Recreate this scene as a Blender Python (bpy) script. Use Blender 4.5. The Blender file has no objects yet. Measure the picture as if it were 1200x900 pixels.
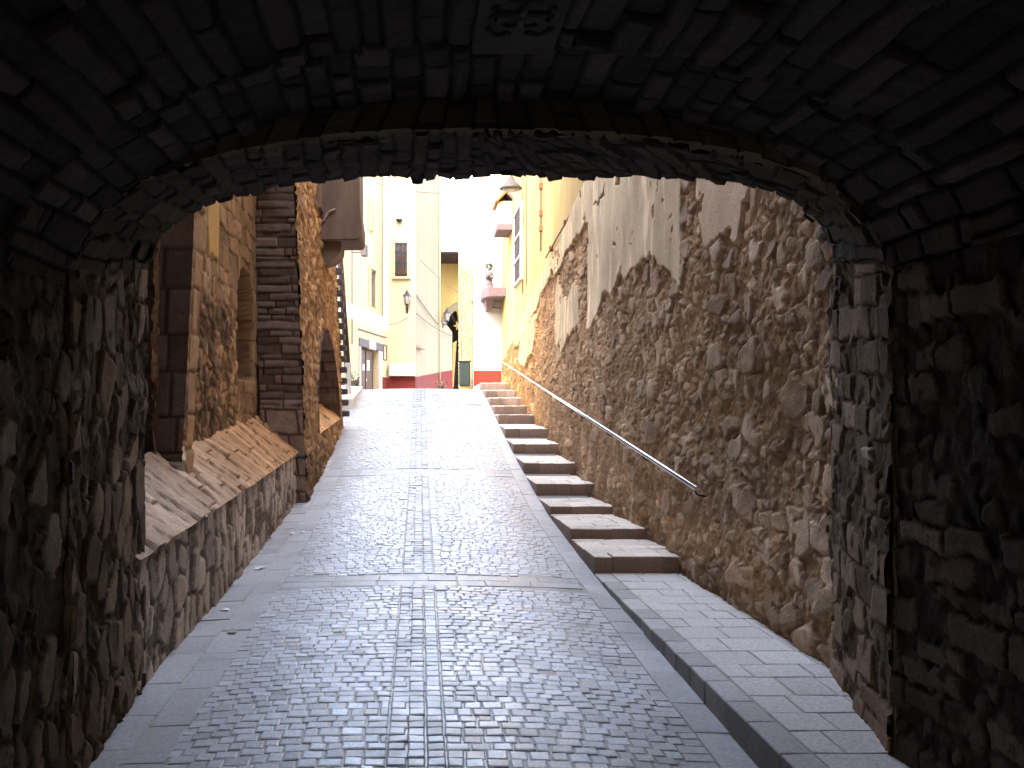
import bpy, bmesh, math, random
import numpy as np
from mathutils import Vector, Matrix

random.seed(7)
C = bpy.context.scene.collection
E = 1.65                                   # eye height above the road under the arch
SKY, SUN = 3.6, 7.5
R = math.radians

def at(px, py, Z):                         # a direction measured in the photo, taken to depth Z -> world point
    return ((px - 492) * Z / 1100.0, Z, (484 - py) * Z / 1100.0 + E)

# ------------------------------------------------------------------ noise
def hsh(ix, iy, s):
    ix = np.asarray(ix).astype(np.int64); iy = np.asarray(iy).astype(np.int64)
    h = (ix * 374761393 + iy * 668265263 + int(s) * 974634777) & 0xFFFFFFFF
    h = ((h ^ (h >> 13)) * 1274126177) & 0xFFFFFFFF
    h = ((h ^ (h >> 16)) * 2246822519) & 0xFFFFFFFF
    h = h ^ (h >> 15)
    return (h & 0xFFFFFF) / float(0x1000000)

def vnoise(x, y, s):
    xi = np.floor(x); yi = np.floor(y)
    fx = x - xi; fy = y - yi
    fx = fx * fx * (3 - 2 * fx); fy = fy * fy * (3 - 2 * fy)
    a = hsh(xi, yi, s); b = hsh(xi + 1, yi, s); c = hsh(xi, yi + 1, s); d = hsh(xi + 1, yi + 1, s)
    return ((a * (1 - fx) + b * fx) * (1 - fy) + (c * (1 - fx) + d * fx) * fy) * 2 - 1

def fbm(x, y, s, o=4, g=.55):
    t = 0; a = 1; n = 0
    for k in range(o):
        t = t + a * vnoise(x * 2 ** k, y * 2 ** k, s + 17 * k); n += a; a *= g
    return t / n

def sst(a, b, x):
    t = np.clip((x - a) / (b - a), 0, 1)
    return t * t * (3 - 2 * t)

def mix(a, b, t):
    a = np.asarray(a, float); b = np.asarray(b, float)
    t = np.asarray(t)[..., None]
    return a * (1 - t) + b * t

def voronoi(u, v, w, h, s, jit=.85):
    x = u / w; y = v / h
    xi = np.floor(x); yi = np.floor(y)
    f1 = np.full(x.shape, 9.); f2 = np.full(x.shape, 9.)
    cx = np.zeros(x.shape); cy = np.zeros(x.shape); lx = np.zeros(x.shape); ly = np.zeros(x.shape)
    for i in (-1, 0, 1):
        for j in (-1, 0, 1):
            gx = xi + i; gy = yi + j
            dx = gx + .5 + jit * (hsh(gx, gy, s) - .5) - x
            dy = gy + .5 + jit * (hsh(gx, gy, s + 1) - .5) - y
            d = np.sqrt(dx * dx + dy * dy) * (.8 + .4 * hsh(gx, gy, s + 5))
            m = d < f1
            f2 = np.where(m, f1, np.minimum(f2, d)); f1 = np.where(m, d, f1)
            cx = np.where(m, gx, cx); cy = np.where(m, gy, cy)
            lx = np.where(m, -dx, lx); ly = np.where(m, -dy, ly)
    return dict(e=(f2 - f1) * .5 * min(w, h), r1=hsh(cx, cy, s + 11), r2=hsh(cx, cy, s + 12),
                r3=hsh(cx, cy, s + 13), r4=hsh(cx, cy, s + 14), lx=lx * w, ly=ly * h)

def bricks(u, v, w, h, s, var=.5):
    """courses of height h along v, blocks of mean length w along u"""
    row0 = np.floor(v / h)
    lo = (row0 + .5 * var * (hsh(row0, row0 * 0, s) - .5)) * h
    hi = (row0 + 1 + .5 * var * (hsh(row0 + 1, row0 * 0, s) - .5)) * h
    row = np.where(v < lo, row0 - 1, np.where(v > hi, row0 + 1, row0))
    lo = (row + .5 * var * (hsh(row, row * 0, s) - .5)) * h
    hi = (row + 1 + .5 * var * (hsh(row + 1, row * 0, s) - .5)) * h
    uu = u / w + hsh(row, row * 0, s + 3) * 7.3
    c0 = np.floor(uu)
    l = c0 + var * (hsh(c0, row, s + 4) - .5); r = c0 + 1 + var * (hsh(c0 + 1, row, s + 4) - .5)
    col = np.where(uu < l, c0 - 1, np.where(uu > r, c0 + 1, c0))
    l = col + var * (hsh(col, row, s + 4) - .5); r = col + 1 + var * (hsh(col + 1, row, s + 4) - .5)
    e = np.minimum(np.minimum(uu - l, r - uu) * w, np.minimum(v - lo, hi - v))
    return dict(e=e, r1=hsh(col, row, s + 11), r2=hsh(col, row, s + 12), r3=hsh(col, row, s + 13),
                r4=hsh(col, row, s + 14), lx=(uu - (l + r) / 2) * w, ly=v - (lo + hi) / 2)

def stones(u, v, cell, gap, amp, tilt=.3, grain=.006, s=1):
    """relief and edge mask of a wall of stones"""
    m = sst(0, gap, cell['e'])
    hgt = m * amp * (.35 + .65 * cell['r1'])
    hgt = hgt + m * tilt * ((cell['r2'] - .5) * cell['lx'] + (cell['r3'] - .5) * cell['ly'])
    hgt = hgt + grain * fbm(u / .09, v / .09, s + 50, 4, .65)
    return hgt, m

def tint(cell, m, stone_a, stone_b, mortar, u, v, s, var=.35, dirt=.35):
    c = mix(stone_a, stone_b, cell['r4'])
    c = c * (1 - var + 2 * var * cell['r1'])[..., None]
    c = mix(mortar, c, m)
    n = fbm(u / .5, v / .5, s + 90, 5, .6)
    n2 = fbm(u / .06, v / .06, s + 91, 3, .7)
    return c * (1 + dirt * n)[..., None] * (1 + .22 * n2)[..., None]

def rubble(u, v, s, layers, base_col, rough=(.02, .012), var=.35, dirt=.35):
    """rough mortar with separate flat faced stones bedded in it; each layer = (cell, keep, gap, proud, tilt, colour_a, colour_b)"""
    best = rough[0] * fbm(u / .32, v / .32, s, 5, .62) + rough[1] * fbm(u / .06, v / .06, s + 3, 4, .72)
    n = fbm(u / .5, v / .5, s + 90, 5, .62); n2 = fbm(u / .05, v / .05, s + 91, 4, .75)
    col = np.array(base_col) * (1 + .5 * n2)[..., None] * (1 + dirt * n)[..., None]
    cav = best * 0
    for k, (cell, keep, gap, proud, tilt, ca, cb) in enumerate(layers):
        on = ((cell['r1'] * 7.13 + cell['r3'] * 3.71 + cell['r4'] * 1.37) % 1) < keep
        e = cell['e'] + .35 * gap * fbm(u / .03, v / .03, s + 60 + k, 2)
        m = sst(0, gap, e) * on
        h = proud * (.35 + .9 * cell['r2']) + tilt * ((cell['r2'] - .5) * cell['lx'] + (cell['r3'] - .5) * cell['ly'])
        h = h + .006 * fbm(u / .07, v / .07, s + 70 + k, 4, .7) + .5 * rough[0] * fbm(u / .32, v / .32, s, 2, .6) - .09 * (1 - m)
        c = mix(ca, cb, cell['r4']) * (1 - var + 2 * var * cell['r3'])[..., None] * (1 + dirt * n)[..., None] * (1 + .3 * n2)[..., None]
        up = h > best
        best = np.where(up, h, best); col = np.where(up[..., None], c * (.55 + .45 * m)[..., None], col)
    return best, col

# ------------------------------------------------------------------ mesh helpers
def wpos(p):
    v = Vector((0, 0, 0))
    while p is not None:
        v = v + p.location; p = p.parent
    return v

class Sheet:
    """dense relief meshes with one colour per vertex"""
    def __init__(s):
        s.V = []; s.F = []; s.K = []; s.n = 0
    def patch(s, surf, us, vs, fn, flip=False, mask=None):
        u, v = np.meshgrid(np.asarray(us, float), np.asarray(vs, float), indexing='ij')
        P = np.stack(surf(u, v), -1)
        du = np.gradient(P, axis=0); dv = np.gradient(P, axis=1)
        N = np.cross(du, dv); N /= np.linalg.norm(N, axis=-1, keepdims=True) + 1e-12
        if flip: N = -N
        d, col = fn(u, v)
        P = P + N * d[..., None]
        nu, nv = u.shape
        idx = np.arange(nu * nv).reshape(nu, nv) + s.n
        q = np.stack([idx[:-1, :-1], idx[1:, :-1], idx[1:, 1:], idx[:-1, 1:]], -1).reshape(-1, 4)
        if flip: q = q[:, ::-1]
        if mask is not None:
            um = (u[:-1, :-1] + u[1:, 1:]) / 2; vm = (v[:-1, :-1] + v[1:, 1:]) / 2
            q = q[mask(um, vm).reshape(-1)]
        s.V.append(P.reshape(-1, 3)); s.F.append(q); s.K.append(np.clip(col, .002, .95).reshape(-1, 3)); s.n += nu * nv
        return s
    def raw(s, V, F, K):
        s.V.append(np.asarray(V, float)); s.F.append(np.asarray(F, int) + s.n); s.K.append(np.asarray(K, float)); s.n += len(V)
        return s
    def build(s, name, mat, parent=None, smooth=True):
        V = np.concatenate(s.V) - np.array(wpos(parent)); F = np.concatenate(s.F); K = np.concatenate(s.K)
        me = bpy.data.meshes.new(name)
        me.vertices.add(len(V)); me.vertices.foreach_set('co', V.astype(np.float32).ravel())
        me.loops.add(F.size); me.loops.foreach_set('vertex_index', F.astype(np.int32).ravel())
        me.polygons.add(len(F)); me.polygons.foreach_set('loop_start', np.arange(0, F.size, 4, dtype=np.int32))
        me.update(calc_edges=True)
        a = me.attributes.new('Col', 'FLOAT_COLOR', 'POINT')
        a.data.foreach_set('color', np.concatenate([K, np.ones((len(K), 1))], 1).astype(np.float32).ravel())
        me.polygons.foreach_set('use_smooth', np.full(len(F), smooth))
        me.materials.append(mat)
        o = bpy.data.objects.new(name, me); C.objects.link(o)
        if parent is not None: o.parent = parent
        return o

class MB:
    def __init__(s): s.bm = bmesh.new()
    def poly(s, pts):
        try: return s.bm.faces.new([s.bm.verts.new(p) for p in pts])
        except ValueError: return None
    def box(s, x0, x1, y0, y1, z0, z1, bev=0, M=None, seg=2):
        vs = [Vector(p) for p in ((x0,y0,z0),(x1,y0,z0),(x1,y1,z0),(x0,y1,z0),(x0,y0,z1),(x1,y0,z1),(x1,y1,z1),(x0,y1,z1))]
        return s.hexa(vs, bev, M, seg)
    def hexa(s, vs, bev=0, M=None, seg=2):
        b = bmesh.new()
        vv = [b.verts.new((M @ Vector(p)) if M else p) for p in vs]
        for f in ((0,3,2,1),(4,5,6,7),(0,1,5,4),(1,2,6,5),(2,3,7,6),(3,0,4,7)): b.faces.new([vv[i] for i in f])
        if bev: bmesh.ops.bevel(b, geom=list(b.edges), offset=bev, segments=seg, affect='EDGES', profile=.6)
        s._add(b); return s
    def prism(s, pts, off, bev=0):
        """polygon pts extruded by the vector off"""
        b = bmesh.new(); off = Vector(off)
        a = [b.verts.new(p) for p in pts]; c = [b.verts.new(Vector(p) + off) for p in pts]
        b.faces.new(a[::-1]); b.faces.new(c); n = len(pts)
        for i in range(n): b.faces.new((a[i], a[(i+1) % n], c[(i+1) % n], c[i]))
        bmesh.ops.recalc_face_normals(b, faces=list(b.faces))
        if bev: bmesh.ops.bevel(b, geom=list(b.edges), offset=bev, segments=2, affect='EDGES')
        s._add(b); return s
    def tube(s, pts, r, n=10, cap=True):
        b = bmesh.new(); pts = [Vector(p) for p in pts]; rings = []
        rr = r if isinstance(r, (list, tuple)) else [r] * len(pts)
        for i, p in enumerate(pts):
            t = (pts[min(i+1, len(pts)-1)] - pts[max(i-1, 0)]).normalized()
            a = t.cross(Vector((0,0,1)));
            if a.length < .01: a = t.cross(Vector((1,0,0)))
            a.normalize(); c = t.cross(a)
            rings.append([b.verts.new(p + rr[i] * (math.cos(2*math.pi*k/n) * a + math.sin(2*math.pi*k/n) * c)) for k in range(n)])
        for i in range(len(rings)-1):
            for k in range(n): 
                f = b.faces.new((rings[i][k], rings[i][(k+1) % n], rings[i+1][(k+1) % n], rings[i+1][k])); f.smooth = True
        if cap: b.faces.new(rings[0][::-1]); b.faces.new(rings[-1])
        s._add(b); return s
    def lathe(s, prof, c, n=20, sx=1, sy=1, smooth=True, rot=0):
        b = bmesh.new(); rings = []
        for r, z in prof:
            r = max(r, 1e-4)
            rings.append([b.verts.new((c[0] + sx*r*math.cos(rot+2*math.pi*k/n), c[1] + sy*r*math.sin(rot+2*math.pi*k/n), c[2] + z)) for k in range(n)])
        for i in range(len(rings)-1):
            for k in range(n):
                f = b.faces.new((rings[i][k], rings[i][(k+1) % n], rings[i+1][(k+1) % n], rings[i+1][k])); f.smooth = smooth
        b.faces.new(rings[0][::-1]); b.faces.new(rings[-1])
        s._add(b); return s
    def _add(s, b):
        m = bpy.data.meshes.new('tmp'); b.to_mesh(m); b.free(); s.bm.from_mesh(m); bpy.data.meshes.remove(m)
    def build(s, name, mat, parent=None):
        w = wpos(parent)
        for v in s.bm.verts: v.co -= w
        bmesh.ops.recalc_face_normals(s.bm, faces=list(s.bm.faces))
        me = bpy.data.meshes.new(name); s.bm.to_mesh(me); s.bm.free()
        me.materials.append(mat)
        o = bpy.data.objects.new(name, me); C.objects.link(o)
        if parent is not None: o.parent = parent
        return o

def tag(o, label=None, cat=None, group=None, kind=None):
    if label: o['label'] = label
    if cat: o['category'] = cat
    if group: o['group'] = group
    if kind: o['kind'] = kind
    return o
def thing(name, loc, label, cat, group=None):
    o = bpy.data.objects.new(name, None); o.location = loc; o.empty_display_size = .2; C.objects.link(o)
    return tag(o, label, cat, group)
def copy_tree(o, parent=None):
    c = o.copy(); C.objects.link(c)
    if parent is not None: c.parent = parent
    for ch in list(o.children): copy_tree(ch, c)
    return c

# ------------------------------------------------------------------ materials
def nodes(name):
    m = bpy.data.materials.new(name); m.use_nodes = True
    nt = m.node_tree; b = nt.nodes['Principled BSDF']
    return m, nt, b
def N(nt, t, **k):
    n = nt.nodes.new(t)
    for a, v in k.items():
        if a in n.inputs: n.inputs[a].default_value = v
        else: setattr(n, a, v)
    return n
def bump_chain(nt, b, scale, strength, dist, detail=6):
    tc = N(nt, 'ShaderNodeTexCoord')
    no = N(nt, 'ShaderNodeTexNoise'); no.inputs['Scale'].default_value = scale; no.inputs['Detail'].default_value = detail; no.inputs['Roughness'].default_value = .65
    nt.links.new(tc.outputs['Object'], no.inputs['Vector'])
    bu = N(nt, 'ShaderNodeBump'); bu.inputs['Strength'].default_value = strength; bu.inputs['Distance'].default_value = dist
    nt.links.new(no.outputs['Fac'], bu.inputs['Height']); nt.links.new(bu.outputs['Normal'], b.inputs['Normal'])
    return tc, no
def mat_vertex(name, rough=.85, scale=60, strength=.6, dist=.01, rrange=None, spec=.4):
    m, nt, b = nodes(name)
    tc, no = bump_chain(nt, b, scale, strength, dist)
    at_ = N(nt, 'ShaderNodeAttribute', attribute_name='Col')
    mr = N(nt, 'ShaderNodeMapRange'); mr.inputs['From Min'].default_value = .3; mr.inputs['From Max'].default_value = .7
    mr.inputs['To Min'].default_value = .72; mr.inputs['To Max'].default_value = 1.25
    nt.links.new(no.outputs['Fac'], mr.inputs['Value'])
    mx = N(nt, 'ShaderNodeVectorMath', operation='MULTIPLY')
    nt.links.new(at_.outputs['Color'], mx.inputs[0]); nt.links.new(mr.outputs['Result'], mx.inputs[1])
    nt.links.new(mx.outputs['Vector'], b.inputs['Base Color'])
    b.inputs['Roughness'].default_value = rough; b.inputs['Specular IOR Level'].default_value = spec
    if rrange:
        n2 = N(nt, 'ShaderNodeTexNoise'); n2.inputs['Scale'].default_value = 5; n2.inputs['Detail'].default_value = 5
        nt.links.new(tc.outputs['Object'], n2.inputs['Vector'])
        m2 = N(nt, 'ShaderNodeMapRange'); m2.inputs['From Min'].default_value = .35; m2.inputs['From Max'].default_value = .65
        m2.inputs['To Min'].default_value = rrange[0]; m2.inputs['To Max'].default_value = rrange[1]
        nt.links.new(n2.outputs['Fac'], m2.inputs['Value']); nt.links.new(m2.outputs['Result'], b.inputs['Roughness'])
    return m
def mat(name, col, rough=.7, metal=0, var=.18, scale=4, bump=.15, bdist=.01, bscale=40, col2=None, streak=False, spec=.15):
    m, nt, b = nodes(name)
    tc, no = bump_chain(nt, b, bscale, bump, bdist)
    n2 = N(nt, 'ShaderNodeTexNoise'); n2.inputs['Scale'].default_value = scale; n2.inputs['Detail'].default_value = 7; n2.inputs['Roughness'].default_value = .62
    if streak:
        mp = N(nt, 'ShaderNodeMapping'); mp.inputs['Scale'].default_value = (1, 1, .22)
        nt.links.new(tc.outputs['Object'], mp.inputs['Vector']); nt.links.new(mp.outputs['Vector'], n2.inputs['Vector'])
    else: nt.links.new(tc.outputs['Object'], n2.inputs['Vector'])
    cr = N(nt, 'ShaderNodeValToRGB')
    a = [max(0, c * (1 - var)) for c in col]; d = [min(1, c * (1 + var)) for c in (col2 or col)]
    cr.color_ramp.elements[0].position = .33; cr.color_ramp.elements[0].color = (*a, 1)
    cr.color_ramp.elements[1].position = .68; cr.color_ramp.elements[1].color = (*d, 1)
    nt.links.new(n2.outputs['Fac'], cr.inputs['Fac']); nt.links.new(cr.outputs['Color'], b.inputs['Base Color'])
    b.inputs['Roughness'].default_value = rough; b.inputs['Metallic'].default_value = metal; b.inputs['Specular IOR Level'].default_value = .5 if (metal or rough < .4) else spec
    return m

M_rubble = mat_vertex('rubble_stone', .95, 70, .7, .012, spec=.12)
M_dark = mat_vertex('tunnel_stone', .95, 60, .6, .01, spec=.10)
M_sett = mat_vertex('sett_stone', .4, 45, .35, .004, rrange=(.28, .48), spec=.7)
M_slab = mat_vertex('paving_slab', .7, 50, .4, .004, rrange=(.6, .85), spec=.25)
M_step = mat_vertex('step_stone', .85, 45, .5, .006, spec=.2)
M_white = mat('white_limewash', (.50, .46, .40), .9, var=.05, scale=1.2, bump=.2, streak=True)
M_cream = mat('cream_limewash', (.35, .275, .155), .9, var=.06, scale=1.2, bump=.2, streak=True)
M_yellow = mat('yellow_limewash', (.37, .23, .068), .9, var=.1, scale=1.0, bump=.2, col2=(.42, .28, .10), streak=True)
M_beige = mat('shaded_beige_limewash', (.20, .155, .10), .9, var=.08, scale=1.0, bump=.2, streak=True)  # shade of the walls turned from the sun put into the colour
M_red = mat('red_dado_paint', (.11, .013, .009), .8, var=.12, scale=2, bump=.2)
M_redlit = mat('lit_red_dado_paint', (.19, .022, .013), .8, var=.10, scale=2, bump=.2)  # the red dado paint again, brightened for a sunlit front
M_wood = mat('brown_door_wood', (.065, .03, .016), .65, var=.25, scale=8, streak=True)
M_darkwood = mat('dark_wood', (.035, .022, .018), .7, var=.3, scale=6, streak=True)
M_pole = mat('weathered_pole', (.05, .032, .03), .75, var=.3, scale=5, streak=True)
M_iron = mat('black_iron', (.02, .02, .022), .5, .6, var=.2)
M_steel = mat('brushed_steel', (.8, .8, .8), .25, 1, var=.08, scale=12, bump=.05)
M_grey = mat('grey_concrete', (.32, .29, .26), .85, var=.15, scale=5)
M_jetty = mat('brown_render', (.15, .10, .072), .9, var=.3, scale=2.5, bump=.4, streak=True)
M_pink = mat('pink_cantera', (.34, .23, .19), .85, var=.18, scale=6)
M_lint = mat('grey_lintel', (.09, .07, .07), .85, var=.2, scale=6)
M_cab = mat('green_grey_paint', (.018, .024, .021), .6, var=.12, scale=5)
M_cable = mat('cable_sheath', (.05, .035, .03), .6)
M_paper = mat('white_paper', (.8, .8, .8), .8, var=.04)
M_glass = mat('pale_lantern_glass', (.22, .19, .17), .2, var=.15)
M_pane = mat('dark_pane', (.03, .032, .036), .12, var=.2)
M_tile = mat('orange_roof', (.3, .11, .03), .8, var=.2, scale=9)
M_mauve = mat('mauve_trim', (.13, .085, .085), .8, var=.12)
M_copper = mat('rusty_pipe', (.2, .09, .04), .6, var=.25, scale=10)
M_green = mat('wreath_leaf', (.02, .045, .012), .8, var=.4, scale=20)
M_statue = mat('painted_statue', (.13, .09, .09), .7, var=.6, scale=9)
M_pinkf = mat('pink_petal', (.35, .08, .12), .8, var=.3, scale=30)
M_pot = mat('dark_pot', (.035, .025, .025), .6)
M_yel = mat('yellow_paint', (.20, .13, .04), .8, var=.15)
M_ledge = mat('ledge_stone_brown', (.22, .15, .10), .9, var=.35, scale=7, bump=.8, bdist=.02)
M_pale = mat('pale_lit_stone', (.5, .43, .36), .9, var=.3, scale=9, bump=.8, bdist=.02)
M_void = mat('unlit_interior', (.03, .022, .018), .9, var=.3)
M_ground = mat('dry_earth', (.16, .12, .085), .95, var=.25, scale=.6)
M_plaza = mat('plaza_paving', (.42, .39, .36), .8, var=.12, scale=3)

# ------------------------------------------------------------------ road
PROF = [(-27, -2.5), (-12, -2.2), (0, -1.855), (2, -1.765), (4.47, -1.65), (6.5, -1.56), (8.6, -1.467), (9.93, -1.375), (11.5, -1.265), (12.9, -1.11),
        (14.4, -.905), (16.04, -.67), (17.6, -.43), (19.1, -.205), (20.2, -.01), (21.4, .18), (22.8, .385), (24.0, .555), (24.8, .625), (26, .655), (70, .66)]
PX = np.array([p[0] for p in PROF]); PY = np.array([p[1] for p in PROF])
PF = np.linspace(-27, 70, 4800); _pf = np.interp(PF, PX, PY)
_k = np.ones(41) / 41; _sm = np.convolve(np.pad(_pf, 20, mode='edge'), _k, 'valid')
def prof(y): return np.interp(y, PF, _sm) + E
def road_z(x, y): return prof(y) + .035 * (1 - ((x + .02) / 1.6) ** 2) - .02

def build_road():
    S = Sheet()
    ys = np.concatenate([np.arange(-26, 2, .5), np.arange(2, 26.3, .06)])
    xs = np.linspace(-1.72, 2.3, 60)
    def base(u, v):
        n = fbm(u * 3, v * 3, 3, 4)
        c = np.array((.34, .33, .325)) * (1 + .35 * n)[..., None]
        c = c * (1 - .7 * sst(11, 23, v))[..., None]; edge = sst(.8, 1.5, np.abs(u)) * (1 - sst(11, 20, v)); c = mix(c, c * 0 + np.array((.30, .27, .245)), edge)  # colour darkened towards the crest to hold back the glare there
        return -.0045 + .003 * n, c
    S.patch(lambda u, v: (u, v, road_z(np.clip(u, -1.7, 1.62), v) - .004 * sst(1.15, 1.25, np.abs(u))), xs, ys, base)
    V = []; F = []; K = []
    rng = np.random.RandomState(3)
    def block(x0, x1, y0, y1, col, lift=0., inset=.008, tilt=.004, jit=.004, ycur=None):
        ox = rng.uniform(-1, 1, (4, 2)) * jit
        cs = [(x0, y0), (x1, y0), (x1, y1), (x0, y1)]
        pts = [(cs[i][0] + ox[i][0], cs[i][1] + ox[i][1]) for i in range(4)]
        mx = (x0 + x1) / 2; my = (y0 + y1) / 2
        tx, ty = rng.uniform(-tilt, tilt, 2) / max(.05, (x1 - x0)); h = lift + rng.uniform(-.002, .003)
        b = len(V)
        def zz(x, y): return float(road_z(x, y - (ycur(mx) if ycur else 0) * 0)) + h + tx * (x - mx) + ty * (y - my)
        for k, (dz, ins) in enumerate(((-.03, 0), (-.004, 0), (0, inset))):
            for (x, y) in pts:
                xx = x + (mx - x) / abs(x1 - x0) * 2 * ins * 1.0; yy = y + (my - y) / abs(y1 - y0) * 2 * ins
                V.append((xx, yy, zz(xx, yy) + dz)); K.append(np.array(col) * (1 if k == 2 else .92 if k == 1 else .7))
        for r in (0, 4):
            for i in range(4):
                j = (i + 1) % 4; F.append((b + r + i, b + r + j, b + r + 4 + j, b + r + 4 + i))
        F.append((b + 8, b + 9, b + 10, b + 11))
    bands = (8.05, 14.15, 21.5, 1.9)
    def tone(x, y):
        n = float(fbm(np.array(x * 1.3), np.array(y * .9), 21, 4))
        tr = math.exp(-((x + .62) / .42) ** 2) + .9 * math.exp(-((x - .62) / .42) ** 2)
        g = (.52 + .18 * tr + .11 * n) * rng.uniform(.80, 1.18) * (1 - .74 * float(sst(11, 23, np.array(y))))  # setts also darken towards the crest against the strong light
        g *= .74 if -.19 < x < .12 else 1
        d = max(0, abs(x) - .8) / .5
        c = np.array((g * .98, g * 1.0, g * 1.04))
        return c * (1 - min(1, d) * .5) + np.array((.44, .41, .38)) * min(1, d) * .5
    y = 1.2
    while y < 25.9:
        hit = [b for b in bands if -.02 < y - b + .0 < .06 or abs(y - b) < .045]
        if hit:
            for k in range(2):                      # cross band of flat slabs, two courses
                x = -1.2; yy = y + k * .19
                while x < 1.40:
                    w = min(rng.uniform(.24, .5), 1.41 - x)
                    if w < .06: break
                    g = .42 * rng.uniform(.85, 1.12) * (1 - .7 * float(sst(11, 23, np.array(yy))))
                    block(x + .004, x + w - .004, yy + .004, yy + .184, (g, g * .99, g * .99), .001, .006, .004, .006)
                    x += w
            y += .385; continue
        pitch = rng.uniform(.082, .104)
        x = -1.19 + rng.uniform(-.05, .0)
        while x < 1.385:
            spine = -.16 < x < .12
            w = .095 if spine else rng.uniform(.07, .125)
            if spine: x0 = -.16 + round((x + .16) / .095) * .095
            else:
                x0 = x
                if x < -.16 and x + w > -.20: w = -.16 - x
                if x + w > 1.34: w = 1.412 - x
                if w < .03: x = x + w; continue
            if x0 + w > 1.414: break
            bow = -.09 * (x0 + w / 2) ** 2 + .012 * math.sin(x0 * 5 + y)
            hh = pitch - rng.uniform(.006, .013)
            fill = max(0, (abs(x0 + w / 2) - .75) / .45)    # the outer rows are packed with mud
            near_band = any(-.12 < (y + bow) - (b + .385) < 0 or 0 < (y + bow + hh) - b < .0 for b in bands)
            if not near_band and rng.rand() > .006 and not any(b - .02 < y + bow + hh / 2 < b + .37 for b in bands):
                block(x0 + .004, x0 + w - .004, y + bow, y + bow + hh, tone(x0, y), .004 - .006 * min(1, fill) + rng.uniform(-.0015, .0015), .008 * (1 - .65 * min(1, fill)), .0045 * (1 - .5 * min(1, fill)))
            x = x0 + w
        y += pitch
    for (xa, xb) in ((-1.66, -1.4255), (-1.425, -1.205)):   # slabs along the left wall
        y = 1.0 + (0.2 if xa < -1.5 else 0)
        while y < 25.6:
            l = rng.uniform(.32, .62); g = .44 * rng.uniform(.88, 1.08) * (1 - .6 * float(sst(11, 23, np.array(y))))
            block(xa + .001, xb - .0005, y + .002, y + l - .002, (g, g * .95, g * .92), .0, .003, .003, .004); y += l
    y = 1.0
    while y < 24.6:                                      # narrow gutter stones on the right
        l = rng.uniform(.3, .6); g = .44 * rng.uniform(.88, 1.08)
        block(1.413, 1.60, y + .002, y + l - .002, (g, g * .96, g * .93), .0, .003, .003, .004); y += l
    S.raw(V, F, K)
    return S.build('road', M_sett, None, smooth=False)
road = tag(build_road(), 'narrow cobbled road climbing from the arch', kind='structure')

def extra_ground():
    b = MB(); b.poly([(-400, -300, -1.2), (400, -300, -1.2), (400, 600, -1.2), (-400, 600, -1.2)])
    tag(b.build('ground', M_ground), kind='structure')
    b = MB(); b.box(-9, 9, 26.2, 60, 1.0, E + .655, 0)
    b.box(1.62, 2.6, 24.9, 27.9, 1.2, E + .79, .01)
    tag(b.build('plaza', M_plaza), kind='structure')
extra_ground()

# lower pavement with kerb
def walk_z(y): return np.interp(y, [-12, 2, 4, 8.6], [E - 1.62, E - 1.535, E - 1.517, E - 1.47])
def build_pavement():
    S = Sheet(); rng = np.random.RandomState(5); V = []; F = []; K = []
    def blk(x0, x1, y0, y1, col, zb=None, ins=.006, wob=.006):
        b = len(V); t = rng.uniform(-.003, .003, 4); j = rng.uniform(-wob, wob, (4, 2)) * .5
        cs = [(x0, y0), (x1, y0), (x1, y1), (x0, y1)]; mx = (x0 + x1) / 2; my = (y0 + y1) / 2
        for k in range(3):
            for i, (x, y) in enumerate(cs):
                x += j[i][0]; y += j[i][1]
                if k == 2: x += math.copysign(ins, mx - x); y += math.copysign(ins, my - y)
                z = float(walk_z(y)) + t[i] + (0 if k == 2 else -.006)
                if k == 0: z = (zb if zb is not None else z - .05)
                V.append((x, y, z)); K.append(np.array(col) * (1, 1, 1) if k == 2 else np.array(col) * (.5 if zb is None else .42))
        for r in (0, 4):
            for i in range(4):
                q = (i + 1) % 4; F.append((b + r + i, b + r + q, b + r + 4 + q, b + r + 4 + i))
        F.append((b + 8, b + 9, b + 10, b + 11))
    y = -9.0; row = 0
    while y < 8.6:
        l = rng.uniform(.24, .34) if y > 2 else .6
        x = 1.752; k = 0
        while x < 2.62:
            w = rng.uniform(.2, .42)
            if row % 2 and k == 0: w *= .6
            x1 = min(x + w, 2.66); g = .60 * rng.uniform(.92, 1.06)
            blk(x + .003, x1 - .003, y + .003, min(y + l, 8.63) - .003, (g, g * .90, g * .80)); x = x1; k += 1
        y += l; row += 1
    y = -9.0
    while y < 8.6:
        l = rng.uniform(.28, .42); y1 = min(y + l, 8.62); g = .24 * rng.uniform(.75, 1.15)
        blk(1.60, 1.75, y + .002, y1 - .002, (g * 2.0, g * 1.82, g * 1.64), float(prof(y)) - .08, .010, .008); y = y1
    S.raw(V, F, K)
    xs = np.array([1.61, 2.0, 2.66]); ys = np.linspace(-9, 8.6, 120)
    S.patch(lambda u, v: (u, v, walk_z(v) - .006), xs, ys, lambda u, v: (0 * u, np.ones(u.shape + (3,)) * np.array((.40, .35, .29))))
    return tag(S.build('pavement', M_slab, None, smooth=False), 'grey paved footway with kerb', kind='structure')
build_pavement()

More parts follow.
